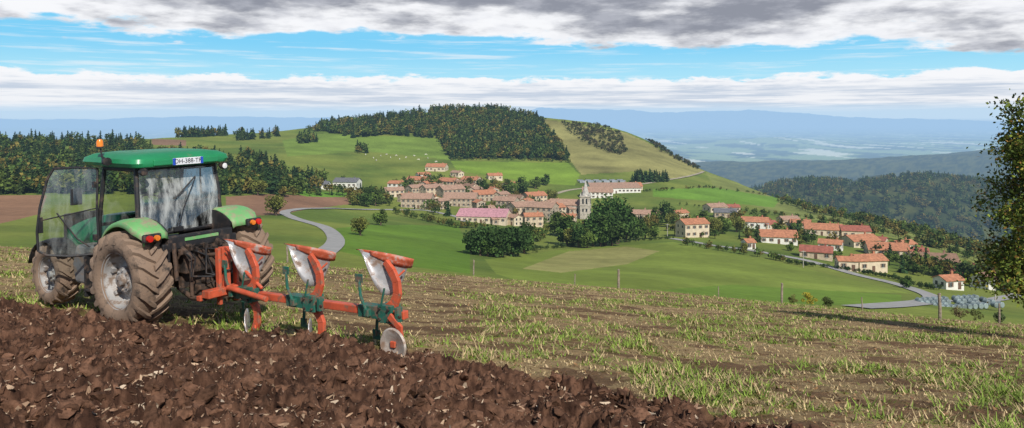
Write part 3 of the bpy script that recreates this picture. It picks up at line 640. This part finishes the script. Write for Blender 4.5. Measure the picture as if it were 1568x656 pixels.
for s in (1,-1): mb.tube([(1.32,s*.1,.86),(1.3,s*.3,.84)],[.05,.02],5)
cme=mb.mesh('cow',cm,True)
for u,v in ((560,238),(572,243),(583,240),(592,238),(598,243),(607,240),(612,245),(622,243),(634,240),(641,246),(655,244),(668,249),(576,247),(652,238)):
    x,y,z=survey(u,v); o=link(bpy.data.objects.new('cow',cme)); o.location=(x,y,z); o.rotation_euler=(0,0,rng.rand()*6.28)
# ------------------------------------------------------------------ TRACTOR
green=mat('green_paint',(.02,.24,.09),.35,nscale=2,var=.1,dirt=(.20,.19,.12),dirt_amt=.18,dscale=3)
greenl=mat('fender_paint',(.17,.43,.15),.4,nscale=2,var=.12,dirt=(.30,.27,.17),dirt_amt=.46,dscale=5)  # lighter than the body green: sun sheen is put into this colour
black=mat('black_plastic',(.018,.018,.02),.5,nscale=4,var=.2,dirt=(.09,.06,.045),dirt_amt=.35,dscale=6)
metal_d=mat('dark_metal',(.035,.03,.028),.55,metal=.3,nscale=6,var=.4,dirt=(.13,.08,.055),dirt_amt=.6,dscale=7)
rub=mat('tyre_rubber',(.06,.05,.044),.85,nscale=5,var=.3,dirt=(.24,.165,.115),dirt_amt=.9,dscale=5,bump=.5,bscale=30)
rimm=mat('rim_grey',(.40,.39,.38),.5,metal=.1,nscale=3,var=.2,dirt=(.22,.16,.12),dirt_amt=.5,dscale=6)
redl=mat('tail_light_red',(.5,.015,.01),.2); orl=mat('lamp_orange',(.75,.20,.02),.25); whl=mat('lamp_white',(.8,.8,.78),.2); seatm=mat('seat_fabric',(.05,.05,.055),.9)
platem=mat('number_plate',(.75,.76,.78),.4,var=.03); bluem=mat('plate_blue',(.02,.08,.5),.4,var=.03); greym=mat('grey_plastic',(.16,.16,.16),.6,nscale=3,dirt=(.25,.18,.13),dirt_amt=.5,dscale=5)
def glassmat(name,tint,refl,dust_sheen):
    m,nt,b,o=new_mat(name); tr=nt.nodes.new('ShaderNodeBsdfTransparent'); tr.inputs[0].default_value=c4(tint)
    gl=nt.nodes.new('ShaderNodeBsdfGlossy'); gl.inputs['Roughness'].default_value=.06
    a=nt.nodes.new('ShaderNodeMixShader'); fr_=nt.nodes.new('ShaderNodeFresnel'); fr_.inputs[0].default_value=1.45
    nt.links.new(M(nt,'ADD',fr_.outputs[0],refl,clamp=True),a.inputs[0]); nt.links.new(tr.outputs[0],a.inputs[1]); nt.links.new(gl.outputs[0],a.inputs[2])
    df=nt.nodes.new('ShaderNodeBsdfDiffuse'); df.inputs[0].default_value=(.55,.57,.55,1)  # pale streaks: dust together with whitish reflections painted onto the glass
    tc=nt.nodes.new('ShaderNodeTexCoord').outputs['Object']; mp=nt.nodes.new('ShaderNodeMapping'); mp.inputs['Scale'].default_value=(3,3,.8); nt.links.new(tc,mp.inputs[0])
    n=SM(nt,NOISE(nt,mp.outputs[0],2.0,8,.7),.38,.66); b2=nt.nodes.new('ShaderNodeMixShader')
    nt.links.new(M(nt,'MULTIPLY',n,dust_sheen),b2.inputs[0]); nt.links.new(a.outputs[0],b2.inputs[1]); nt.links.new(df.outputs[0],b2.inputs[2]); nt.links.new(b2.outputs[0],o.inputs[0]); nt.nodes.remove(b); return m
glass=glassmat('cab_glass',(.84,.90,.89),.06,.18); glassr=glassmat('rear_glass',(.62,.70,.68),.10,.72)
PHI=math.atan2(.545,-.839)
TR=empty('tractor',(-5.636,12.676,-3.27),(math.radians(-1.2),0,PHI))
def wheel(nm,c,R,Wd,side,nl=19):
    t=MB(); pr=[(.56,-.38),(.60,-.46),(.70,-.52),(.82,-.52),(.90,-.46),(.925,-.36),(.935,0),(.925,.36),(.90,.46),(.82,.52),(.70,.52),(.60,.46),(.56,.38)]
    t.lathe([(r*R,h*Wd) for r,h in pr],c,60,'y')
    for k in range(nl):
        for s in (1,-1):
            a0=2*math.pi*(k+(.5 if s<0 else 0))/nl; st=[(-.03,0.,.90,.995),(.16,.10,.90,1.0),(.36,.24,.88,.995),(.50,.32,.82,.965),(.54,.37,.76,.86)]
            V=[]
            for (yy_,da,ri,ro) in st:
                for (r_,w_) in ((ri,.075),(ro,.05),(ro,-.05),(ri,-.075)):
                    a=-(a0+da+w_*(.9 if r_==ro else 1.1)); V.append((c[0]+math.cos(a)*r_*R,c[1]+s*yy_*Wd,c[2]+math.sin(a)*r_*R))
            Fq=[]
            for i in range(len(st)-1):
                for j in range(4): Fq.append((i*4+j,i*4+(j+1)%4,(i+1)*4+(j+1)%4,(i+1)*4+j))
            Fq+=[(0,1,2,3),tuple(len(V)-4+j for j in range(4))]; t.add(V,Fq)
    t.build(nm+'_tyre',rub,TR,smooth=True)
    r=MB(); r.lathe([(.57*R,.42*Wd),(.60*R,.44*Wd),(.595*R,.40*Wd),(.54*R,.36*Wd),(.52*R,.15*Wd),(.47*R,.02*Wd),(.40*R,.0),(.33*R,.10*Wd),(.27*R,.13*Wd),(.25*R,.22*Wd),(.13*R,.24*Wd),(.12*R,.36*Wd),(.02*R,.38*Wd)],c,40,'y',side)
    r.lathe([(.57*R,-.42*Wd),(.5*R,-.3*Wd),(.45*R,0),(.1*R,0)],c,30,'y',side)
    for k in range(8):
        a=k*math.pi/4; r.tube([(c[0]+math.cos(a)*.20*R,c[1]+side*.2*Wd,c[2]+math.sin(a)*.20*R),(c[0]+math.cos(a)*.20*R,c[1]+side*.27*Wd,c[2]+math.sin(a)*.20*R)],.022,6)
    for k in range(6):
        a=k*math.pi/3+.3; r.box((c[0]+math.cos(a)*.49*R,c[1]+side*.12*Wd,c[2]+math.sin(a)*.49*R),(.07,.09,.07),Matrix.Rotation(-a,3,'Y'))
    r.build(nm+'_rim',rimm,TR,smooth=True)
wheel('rear_wheel_left',(0,.91,.75),.78,.54,1); wheel('rear_wheel_right',(0,-1.06,.74),.77,.54,-1)
wheel('front_wheel_left',(2.5,.86,.54),.54,.36,1,16); wheel('front_wheel_right',(2.5,-.86,.54),.54,.36,-1,16)
m=MB(); m.box((.1,0,.78),(1.1,.6,.55)).box((1.3,0,.72),(1.6,.42,.45)).box((2.5,0,.75),(1.5,.4,.4)).box((0,0,.73),(.28,1.5,.26)).box((2.5,0,.52),(.2,1.45,.18)).box((2.5,.6,.52),(.22,.12,.3)).box((-.45,0,.95),(.35,.7,.35)).box((-.55,0,.45),(.3,.3,.22)).box((1.1,.55,.75),(.9,.4,.42)).box((1.1,-.55,.75),(.9,.4,.42))
m.build('chassis',metal_d,TR,bevel=.02)
m=MB()
for s in (-1,1):
    m.tube([(-.35,s*.3,.52),(-.8,s*.36,.42),(-1.2,s*.40,.46)],.04,8); m.tube([(-.45,s*.34,1.22),(-.75,s*.38,1.12),(-.85,s*.38,1.02)],.045,8); m.tube([(-.82,s*.38,1.04),(-.84,s*.38,.46)],.03,8)
    m.tube([(-.5,s*.2,1.0),(-.62,s*.28,1.25)],.05,8); m.tube([(-.55,s*.5,1.3),(-.62,s*.5,.7)],.035,8)
m.tube([(-.62,0,1.02),(-1.22,0,1.12)],.035,8); m.tube([(-.6,0,.62),(-.72,0,.62)],.06,10)
for i in range(11):
    yy_=-.45+i*.09; m.box((-.66,yy_,1.12+.04*(i%3)),(.08,.05,.08)); 
m.build('three_point_linkage',metal_d,TR,bevel=.006)
m=MB(); 
for i in range(9):
    yy_=-.4+i*.1; d_=rng.normal()*.1; m.tube([(-.66,yy_,1.15),(-.85-.1*rng.rand(),yy_+d_*.5,1.0+.2*rng.rand()),(-.95,yy_+d_,.8),(-1.05,yy_*.4,.75),(-1.25,yy_*.2,.85)],.014,6)
m.build('hydraulic_hoses',black,TR,smooth=True)
m=MB(); m.box((-.5,.0,1.3),(.12,1.2,.22)).box((-.35,.62,1.05),(.4,.14,.5)).box((-.35,-.62,1.05),(.4,.14,.5)).box((.5,0,1.08),(1.3,1.3,.14)); m.build('rear_bulkhead',black,TR,bevel=.02)
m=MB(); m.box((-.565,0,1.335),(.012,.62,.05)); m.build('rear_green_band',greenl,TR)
P=[]
for i in range(9):
    xx=1.25+i*.24; hh_=1.62-.018*i*i*.35; ww=.40-.004*i; r_=[]
    for j in range(11):
        t=-1+2*j/10; r_.append((xx,ww*math.copysign(min(1,abs(t)*1.5),t),hh_-max(0,(abs(t)-.6))/.4*.65-.05*t*t))
    P.append(r_)
m=MB(); m.grid(P); m.build('hood',green,TR,smooth=True,solid=.02); m=MB(); m.box((3.2,0,1.2),(.08,.74,.6)).box((3.25,0,.82),(.3,.5,.3)); m.build('grille',black,TR,bevel=.03)
# fenders
for s,nm in ((1,'fender_left'),(-1,'fender_right')):
    P=[];Pi=[]
    for i in range(15):
        t=i/14; a=math.radians(40+t*88); r_=.87+.03*math.sin(t*math.pi); xx=math.cos(a)*r_*(1.0+.02*t); zz=.75+math.sin(a)*r_*1.0+.05*t
        wd=1.12-.06*(1-t)-(.10*max(0,(t-.85)/.15)); wo=.12 if s<0 else 0
        P.append([(xx,s*(.60),zz-.0),(xx,s*.66,zz+.03),(xx,s*(wd-.14+wo),zz+.03),(xx,s*(wd-.03+wo),zz),(xx,s*(wd+wo),zz-.07)])
        Pi.append([(xx,s*.60,zz),(xx*.75,s*.60,.73+(zz-.73)*.6)])
    t_=P[-1]; P.append([(p[0]-.03,p[1],p[2]-.10) for p in t_]); wo=.10 if s<0 else 0
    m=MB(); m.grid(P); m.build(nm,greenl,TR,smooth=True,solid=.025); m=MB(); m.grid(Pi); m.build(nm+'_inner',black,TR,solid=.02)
    m=MB(); m.box((-.60,s*(.90+wo),1.45),(.08,.30,.13)); m.build(nm+'_lamp_housing',black,TR,bevel=.025)
    m=MB(); m.lathe([(0,-.05),(.050,-.045),(.054,0)],(-.64,s*(.965+wo),1.45),16,'x'); m.build(nm+'_tail_light',redl,TR,smooth=True)
    m=MB(); m.lathe([(0,-.05),(.042,-.045),(.046,0)],(-.64,s*(.845+wo),1.45),16,'x'); m.build(nm+'_indicator',orl,TR,smooth=True)
for s in (1,-1):
    P=[]
    for i in range(10):
        a=math.radians(15+i*14); P.append([(2.5+math.cos(a)*.62,s*.68,.54+math.sin(a)*.62),(2.5+math.cos(a)*.63,s*.88,.54+math.sin(a)*.64),(2.5+math.cos(a)*.61,s*1.06,.54+math.sin(a)*.61)])
    m=MB(); m.grid(P); m.build('front_mudguard',black,TR,smooth=True,solid=.02)
m=MB(); m.prism([(1.35,.45),(1.85,.45),(1.95,.75),(1.8,1.12),(1.3,1.15)],.50,.86); m.build('fuel_tank',greym,TR,bevel=.05)
m=MB(); m.box((1.05,.86,.42),(.42,.26,.04)).box((1.05,.84,.72),(.42,.24,.04)).box((1.27,.86,.65),(.03,.26,.7)).box((.83,.86,.65),(.03,.26,.7)); m.build('steps',black,TR,bevel=.01)
# cab
rb,rt_=.04,.12; fb,ft=1.12,1.06; zb,zt=1.36,2.50; yb_,yt=.76,.72
m=MB()
for s in (1,-1):
    m.tube([(rb-.02,s*yb_,1.10),(rb-.04,s*yb_,1.5),(rb+.0,s*(yb_-.01),2.0),(rt_,s*yt,zt)],.04,8)
    m.tube([(fb+.1,s*yb_,1.0),(fb+.06,s*yb_,1.6),(ft,s*yt,zt)],.035,8)
    m.tube([(rb,s*yb_,1.42),(.45,s*(yb_+.01),1.36),(.7,s*(yb_+.01),1.05),(fb+.1,s*yb_,1.0)],.03,8)
    m.tube([(rt_,s*yt,zt-.02),(ft,s*yt,zt-.02)],.04,8)
    m.tube([(.55,s*(yb_),1.3),(.52,s*(yt+.01),zt)],.022,8) if s<0 else None
m.tube([(rb-.03,-yb_,1.40),(rb-.03,yb_,1.40)],.045,8); m.tube([(rt_,-yt,zt-.03),(rt_,yt,zt-.03)],.045,8); m.tube([(fb+.08,-yb_,1.5),(fb+.08,yb_,1.5)],.03,8); m.tube([(ft,-yt,zt),(ft,yt,zt)],.04,8)
m.build('cab_frame',black,TR,smooth=True)
m=MB(); m.grid([[(rb-.05,-yb_+.03,1.42),(rb-.07,-.3,1.42),(rb-.07,.3,1.42),(rb-.05,yb_-.03,1.42)],[(rb-.03,-yb_+.04,2.0),(rb-.06,-.3,2.0),(rb-.06,.3,2.0),(rb-.03,yb_-.04,2.0)],[(rt_-.03,-yt+.03,zt-.04),(rt_-.05,-.3,zt-.04),(rt_-.05,.3,zt-.04),(rt_-.03,yt-.03,zt-.04)]]); m.build('rear_window',glassr,TR,smooth=True)
m=MB(); m.add([(rb,-yb_,1.4),(fb+.08,-yb_,1.05),(ft,-yt,zt),(rt_,-yt,zt)],[(0,1,2,3)]); m.add([(fb+.09,-yb_,1.1),(fb+.09,yb_,1.1),(ft,yt,zt),(ft,-yt,zt)],[(0,1,2,3)]); m.build('cab_windows',glass,TR)
m=MB(); m.tube([(rb-.10,.1,1.44),(rb-.09,-.02,1.8),(rb-.08,-.25,2.28)],.010,6); m.box((rb-.1,.1,1.44),(.06,.16,.07)); m.tube([(rb-.095,.15,1.95),(rb-.075,-.25,2.3)],.014,6); m.build('rear_wiper',black,TR)
def rrect(x0_,x1_,hy,r,z,n_=6):
    out=[]
    for cx,cy,a0 in ((x1_-r,hy-r,0),(x0_+r,hy-r,90),(x0_+r,-hy+r,180),(x1_-r,-hy+r,270)):
        for i in range(n_+1):
            a=math.radians(a0+90*i/n_); out.append((cx+r*math.cos(a),cy+r*math.sin(a),z))
    return out
rings=[rrect(-.02,1.36,.74,.1,2.50),rrect(-.14,1.50,.86,.14,2.53),rrect(-.16,1.54,.90,.16,2.59),rrect(-.14,1.52,.89,.18,2.66),rrect(-.03,1.40,.80,.2,2.72),rrect(.15,1.2,.6,.2,2.75)]
m=MB(); n_=len(rings[0]); m.add([p for r_ in rings for p in r_],[(i*n_+j,i*n_+(j+1)%n_,(i+1)*n_+(j+1)%n_,(i+1)*n_+j) for i in range(len(rings)-1) for j in range(n_)]+[tuple(range(n_)),tuple((len(rings)-1)*n_+j for j in range(n_))])
m.build('roof',green,TR,smooth=True)
m=MB(); m.box((-.155,-.02,2.59),(.05,1.2,.10)); m.build('roof_rear_panel',green,TR,bevel=.015)
m=MB(); m.box((-.19,-.02,2.59),(.012,.56,.115)); m.build('number_plate_panel',platem,TR,bevel=.004)
m=MB(); m.box((-.194,.235,2.59),(.012,.05,.112)); m.box((-.194,-.275,2.59),(.012,.05,.112)); m.build('number_plate_bands',bluem,TR)
tcu=bpy.data.curves.new('plate_text','FONT'); tcu.body='DH-388-TR'; tcu.size=.105; tcu.align_x='CENTER'; tcu.align_y='CENTER'; tcu.extrude=.001
to=link(bpy.data.objects.new('number_plate_text',tcu)); to.parent=TR; to.location=(-.199,-.02,2.59); to.rotation_euler=(math.radians(90),0,math.radians(-90)); tcu.materials.append(black)
m=MB()
for s in (1,-1): m.lathe([(0,-.06),(.06,-.055),(.065,0),(.045,.06)],(-.12,s*.74,2.455),16,'x')
m.build('work_light_housing',black,TR,smooth=True); m=MB()
m.lathe([(0,-.066),(.048,-.062)],(-.12,-.74,2.455),16,'x')
m.build('work_light_lens',whl,TR)
m=MB(); m.tube([(.74,.74,2.62),(.79,.90,2.68),(.82,.92,2.84)],.016,6); m.lathe([(.05,0),(.055,.03)],(.82,.92,2.83),14,'z'); m.build('beacon_stalk',black,TR,smooth=True)
m=MB(); m.lathe([(.055,0),(.052,.08),(.035,.115),(0,.125)],(.82,.92,2.86),16,'z'); m.build('beacon',orl,TR,smooth=True)
m=MB(); m.tube([(.8,.9,2.72),(.65,.98,2.70),(.5,.98,2.62)],.02,6); m.lathe([(0,-.03),(.07,-.02),(.06,.06)],(.5,.98,2.62),12,'x'); m.build('side_work_light',black,TR,smooth=True)
# door (open)
hx,hy=fb+.02,yb_+.04; dx,dy=.672,.741
ol=[(0,1.02),(0.02,1.8),(.0,2.47),(.32,2.50),(.66,2.49),(.76,2.32),(.88,1.85),(.93,1.45),(.92,1.12),(.80,1.04),(.45,1.0)]
DP=[(hx+dx*s_,hy+dy*s_,z_) for s_,z_ in ol]
m=MB(); m.tube(DP+[DP[0]],.022,8); m.tube([DP[1],(hx+dx*.9,hy+dy*.9,1.62)],.012,6); m.tube([(hx+dx*.12-.04,hy+dy*.12+.04,1.15),(hx+dx*.3-.06,hy+dy*.3+.06,1.3),(hx+dx*.6-.06,hy+dy*.6+.06,1.75)],.013,6)
m.box((hx+dx*.88,hy+dy*.88,1.55),(.06,.06,.26)); m.box((hx+dx*.05,hy+dy*.05,2.2),(.09,.06,.1)); m.box((hx+dx*.05,hy+dy*.05,1.3),(.09,.06,.1)); m.build('door_frame',black,TR,smooth=True)
m=MB(); m.add(DP,[tuple(range(len(DP)))]); m.build('door_glass',glass,TR)
m=MB(); m.tube([(fb+.1,.74,2.1),(fb+.3,.98,2.08)],.014,6); m.box((fb+.3,1.02,2.0),(.05,.18,.28)); m.tube([(fb+.1,-.74,2.1),(fb+.2,-1.02,2.08)],.014,6); m.box((fb+.2,-1.08,2.0),(.05,.18,.28)); m.build('mirrors',black,TR,bevel=.01)
m=MB(); m.box((.50,0,1.42),(.48,.5,.16)).box((.28,0,1.75),(.14,.48,.6),Matrix.Rotation(-.15,3,'Y')).box((.25,0,2.1),(.1,.28,.18)).box((.5,-.32,1.6),(.35,.08,.07)).box((.5,.32,1.6),(.35,.08,.07)); m.build('seat',seatm,TR,bevel=.04)
m=MB(); m.box((1.0,0,1.45),(.2,.34,.7)).tube([(.98,0,1.6),(.86,0,1.82)],.03,8); m.box((.45,-.55,1.35),(.7,.2,.45)); 
cs_=Matrix.Rotation(-.5,3,'Y'); R_=[Vector((.84,0,1.85))+cs_@Vector((.2*math.cos(a),.2*math.sin(a),0)) for a in np.linspace(0,2*math.pi,25)]; m.tube(R_,.014,6); m.tube([R_[0],R_[12]],.01,6); m.build('steering_console',black,TR)
# ------------------------------------------------------------------ PLOUGH
PL=empty('reversible_plough',(-4.63,12.02,-3.20),(math.radians(-1.0),math.radians(2.2),PHI))
red=mat('red_paint',(.56,.10,.045),.42,nscale=4,var=.18,dirt=(.22,.13,.085),dirt_amt=.36,dscale=9)
teal=mat('teal_paint',(.02,.12,.085),.45,nscale=4,var=.2,dirt=(.16,.10,.07),dirt_amt=.45,dscale=9)
mould=mat('mouldboard_steel',(.55,.54,.54),.34,metal=.5,nscale=5,var=.25,dirt=(.30,.21,.16),dirt_amt=.42,dscale=6)
BZ=.44
m=MB(); m.box((-1.9,0,BZ),(3.9,.11,.11)); m.box((-.1,0,BZ+.03),(.18,.9,.12)).box((.02,0,.75),(.12,.14,.8)).box((-.05,.16,.7),(.1,.05,.9)).box((-.05,-.16,.7),(.1,.05,.9)).tube([(0,0,1.1),(-.9,0,.55)],.03,8).box((.05,0,.40),(.1,.95,.08))
m.tube([(-.25,.14,BZ+.1),(-1.2,.16,BZ)],.045,10); m.build('main_beam',red,PL,bevel=.012)
m=MB(); m.box((-3.35,0,BZ),(.62,.17,.17)).box((-1.85,0,BZ),(.60,.17,.17)).box((-.55,0,BZ),(.55,.17,.17)); 
for bx in (-.6,-2.05,-3.55):
    m.box((bx,0,BZ),(.24,.20,.24)); m.tube([(bx+.30,.12,BZ),(bx+.38,.15,BZ+.22),(bx+.40,.15,BZ+.45)],.024,6); m.tube([(bx+.30,-.12,BZ),(bx+.38,-.15,BZ-.2),(bx+.40,-.15,BZ-.40)],.024,6); m.box((bx+.30,0,BZ),(.08,.3,.1)); m.box((bx+.40,.15,BZ+.47),(.14,.012,.12)); m.box((bx+.40,-.15,BZ-.38),(.14,.012,.14)); m.box((bx-.24,.08,BZ+.02),(.06,.10,.2))
    m.tube([(bx+.06,.10,BZ+.10),(bx-.02,.10,BZ+.36)],.016,6)
m.build('brackets',teal,PL,bevel=.01)
bo=MB()
for bx in (-.6,-2.05,-3.55):
    for a_,b_ in ((-.08,-.07),(.08,-.07),(-.08,.07),(.08,.07),(-.28,0),(.30,0)): bo.tube([(bx+a_,.095,BZ+b_),(bx+a_,.13,BZ+b_)],.018,6)
bo.build('bolts',metal_d,PL)
leg=MB(); md_=MB(); shr=MB()
cl=[(.02,.05),(-.10,.14),(-.165,.28),(-.155,.43),(-.08,.57),(.03,.70)]
for bx in (-.6,-2.05,-3.55):
    for sg_ in (1,-1):
        leg.sweep([(bx+a,BZ+sg_*b_) for a,b_ in cl],[.075,.065,.06,.06,.06,.04],-.03,.03)
        def MP(s_,t_,bx=bx,sg_=sg_,o_=0.):
            # s: share point -> wing tip, t: cutting edge -> inner edge; twisting, near-vertical board
            sc=max(0,s_); hgt=.05+.50*math.sin(math.pi*min(1,sc*.70+.03))**.9
            xx=bx+.42-.66*s_-.16*t_*(1-sc)+.20*t_*sc; yy_=.13-.30*sc**1.5-.05*math.sin(math.pi*min(1,t_))*(.3+.7*sc)+.03*t_; zz=.86-.14*sc**1.6-t_*hgt
            return (xx,sg_*(yy_+o_),BZ+sg_*zz)
        md_.grid([[MP(s_/14,.08+.92*t_/7) for t_ in range(8)] for s_ in range(15)])
        # replaceable share / wing strip in paint colour along the outer edge
        shr.grid([[MP(s_/14,t_/3*(.10+.22*s_/14)-.02,o_=.012) for t_ in range(0,4)] for s_ in range(4,16)])
        shr.grid([[MP(s_/14,t_/3*(.10+.22*s_/14)-.02,o_=-.016) for t_ in range(0,4)] for s_ in range(-1,16)])
        leg.tube([(bx-.1,0,BZ+sg_*.45),(bx-.22,-sg_*.10,BZ+sg_*.58)],.016,6)
leg.build('legs',red,PL,bevel=.006); md_.build('mouldboards',mould,PL,smooth=True,solid=.010)
shr.build('shares',mat('share_paint',(.52,.11,.05),.5,metal=.1,nscale=8,var=.25,dirt=(.42,.36,.32),dirt_amt=.4,dscale=8),PL,smooth=True,solid=.006)
m=MB(); m.lathe([(0,-.02),(.05,-.04),(.06,-.03),(.21,.015),(.23,.0),(.21,.025),(.05,-.01)],(-3.80,.22,.09),36,'y'); m.build('depth_wheel',mat('disc_worn',(.50,.45,.40),.5,metal=.2,nscale=6,dirt=(.3,.2,.14),dirt_amt=.5),PL,smooth=True)
m=MB(); m.sweep([(-3.66,.44),(-3.84,.3),(-3.82,.10)],.045,.10,.14); m.box((-3.80,.17,.10),(.08,.14,.08)); m.build('wheel_arm',red,PL,bevel=.006)
# ------------------------------------------------------------------ world
w=bpy.data.worlds.new('World'); scene.world=w; w.use_nodes=True; nt=w.node_tree; bg=nt.nodes['Background']
sd=Vector((.30,-.70,.66)).normalized(); elev=math.asin(sd.z); rot=math.atan2(sd.x,sd.y)
sky=nt.nodes.new('ShaderNodeTexSky'); sky.sky_type='NISHITA'; sky.sun_disc=False; sky.sun_elevation=elev; sky.sun_rotation=rot; sky.altitude=900; sky.air_density=1.; sky.dust_density=.6
g=nt.nodes.new('ShaderNodeTexCoord').outputs['Generated']; sp_=nt.nodes.new('ShaderNodeSeparateXYZ'); nt.links.new(g,sp_.inputs[0]); X,Y,Z=sp_.outputs
hyp=M(nt,'MAXIMUM',M(nt,'SQRT',M(nt,'ADD',M(nt,'MULTIPLY',X,X),M(nt,'MULTIPLY',Y,Y))),.05); e_=M(nt,'DIVIDE',Z,hyp); az=M(nt,'ARCTAN2',X,Y)
def cn(kx,ky,s,det=8,r=.58): return NOISE(nt,COMB(nt,M(nt,'MULTIPLY',az,kx),M(nt,'MULTIPLY',e_,ky),s),1.,det,r)
nU=cn(6,22,3.3,9,.58); nU2=cn(8,30,7.7,8,.56); nU3=cn(20,60,2.2,8,.6); nB=cn(16,60,1.2,8,.64); nS=cn(7,150,5.5,7,.62); nB2=cn(30,160,4.4,7,.6)
eu=M(nt,'ADD',M(nt,'ADD',e_,M(nt,'MULTIPLY',M(nt,'SUBTRACT',nU,.5),.13)),M(nt,'ADD',M(nt,'MULTIPLY',az,.012),M(nt,'MULTIPLY',M(nt,'SUBTRACT',nU3,.5),.03)))
mU=SM(nt,eu,.098,.110)
gU=SM(nt,M(nt,'ADD',eu,M(nt,'MULTIPLY',M(nt,'SUBTRACT',nU2,.5),.20)),.108,.160)
colU=MIX(nt,gU,(.96,.97,1.0),(.29,.31,.37)); colU=MIX(nt,M(nt,'MULTIPLY',SM(nt,nU3,.42,.68),.35),colU,(.74,.76,.83))
gap=MIX(nt,SM(nt,e_,.05,.11),(.42,.79,.97),(.22,.65,.96))
wisp=M(nt,'MULTIPLY',SM(nt,nS,.5,.72),.6); gap=MIX(nt,wisp,gap,(.85,.92,.97))
eb=M(nt,'ADD',e_,M(nt,'MULTIPLY',M(nt,'SUBTRACT',nB,.5),.05)); mB=SM(nt,eb,.060,.054)
colB=MIX(nt,SM(nt,nS,.38,.62),(.58,.66,.78),(.90,.92,.96)); colB=MIX(nt,SM(nt,M(nt,'ADD',e_,M(nt,'MULTIPLY',M(nt,'SUBTRACT',nB2,.5),.03)),.040,.054),colB,(.95,.96,.99))
c=MIX(nt,mB,gap,colB); c=MIX(nt,SM(nt,M(nt,'ADD',e_,M(nt,'MULTIPLY',M(nt,'SUBTRACT',nS,.5),.016)),.026,.010),c,(.54,.72,.90))
c=MIX(nt,mU,c,colU); c=MIX(nt,SM(nt,e_,.004,-.004),c,(.37,.57,.81))
vm=nt.nodes.new('ShaderNodeVectorMath'); vm.operation='SCALE'; nt.links.new(c,vm.inputs[0]); vm.inputs['Scale'].default_value=9.8
fin=MIX(nt,M(nt,'MULTIPLY',SM(nt,e_,.2,.5),.85),vm.outputs[0],sky.outputs[0])
nt.links.new(fin,bg.inputs[0]); bg.inputs[1].default_value=.1
sl=bpy.data.lights.new('sun','SUN'); sl.energy=4.5; sl.angle=math.radians(.8); sl.color=(1,.955,.88); so=link(bpy.data.objects.new('sun',sl)); so.rotation_euler=sd.to_track_quat('Z','Y').to_euler(); so.location=(20,-20,40)
# ------------------------------------------------------------------ camera
cam=bpy.data.cameras.new('camera'); co=link(bpy.data.objects.new('camera',cam)); cam.sensor_width=36; cam.lens=36*F/1568; cam.shift_y=-(328-HV)/1568; cam.clip_start=.1; cam.clip_end=300000
co.location=(0,0,0); co.rotation_euler=(math.radians(90),0,0); scene.camera=co
scene.view_settings.view_transform='Standard'; scene.view_settings.look='None'; scene.view_settings.exposure=0; scene.view_settings.gamma=1
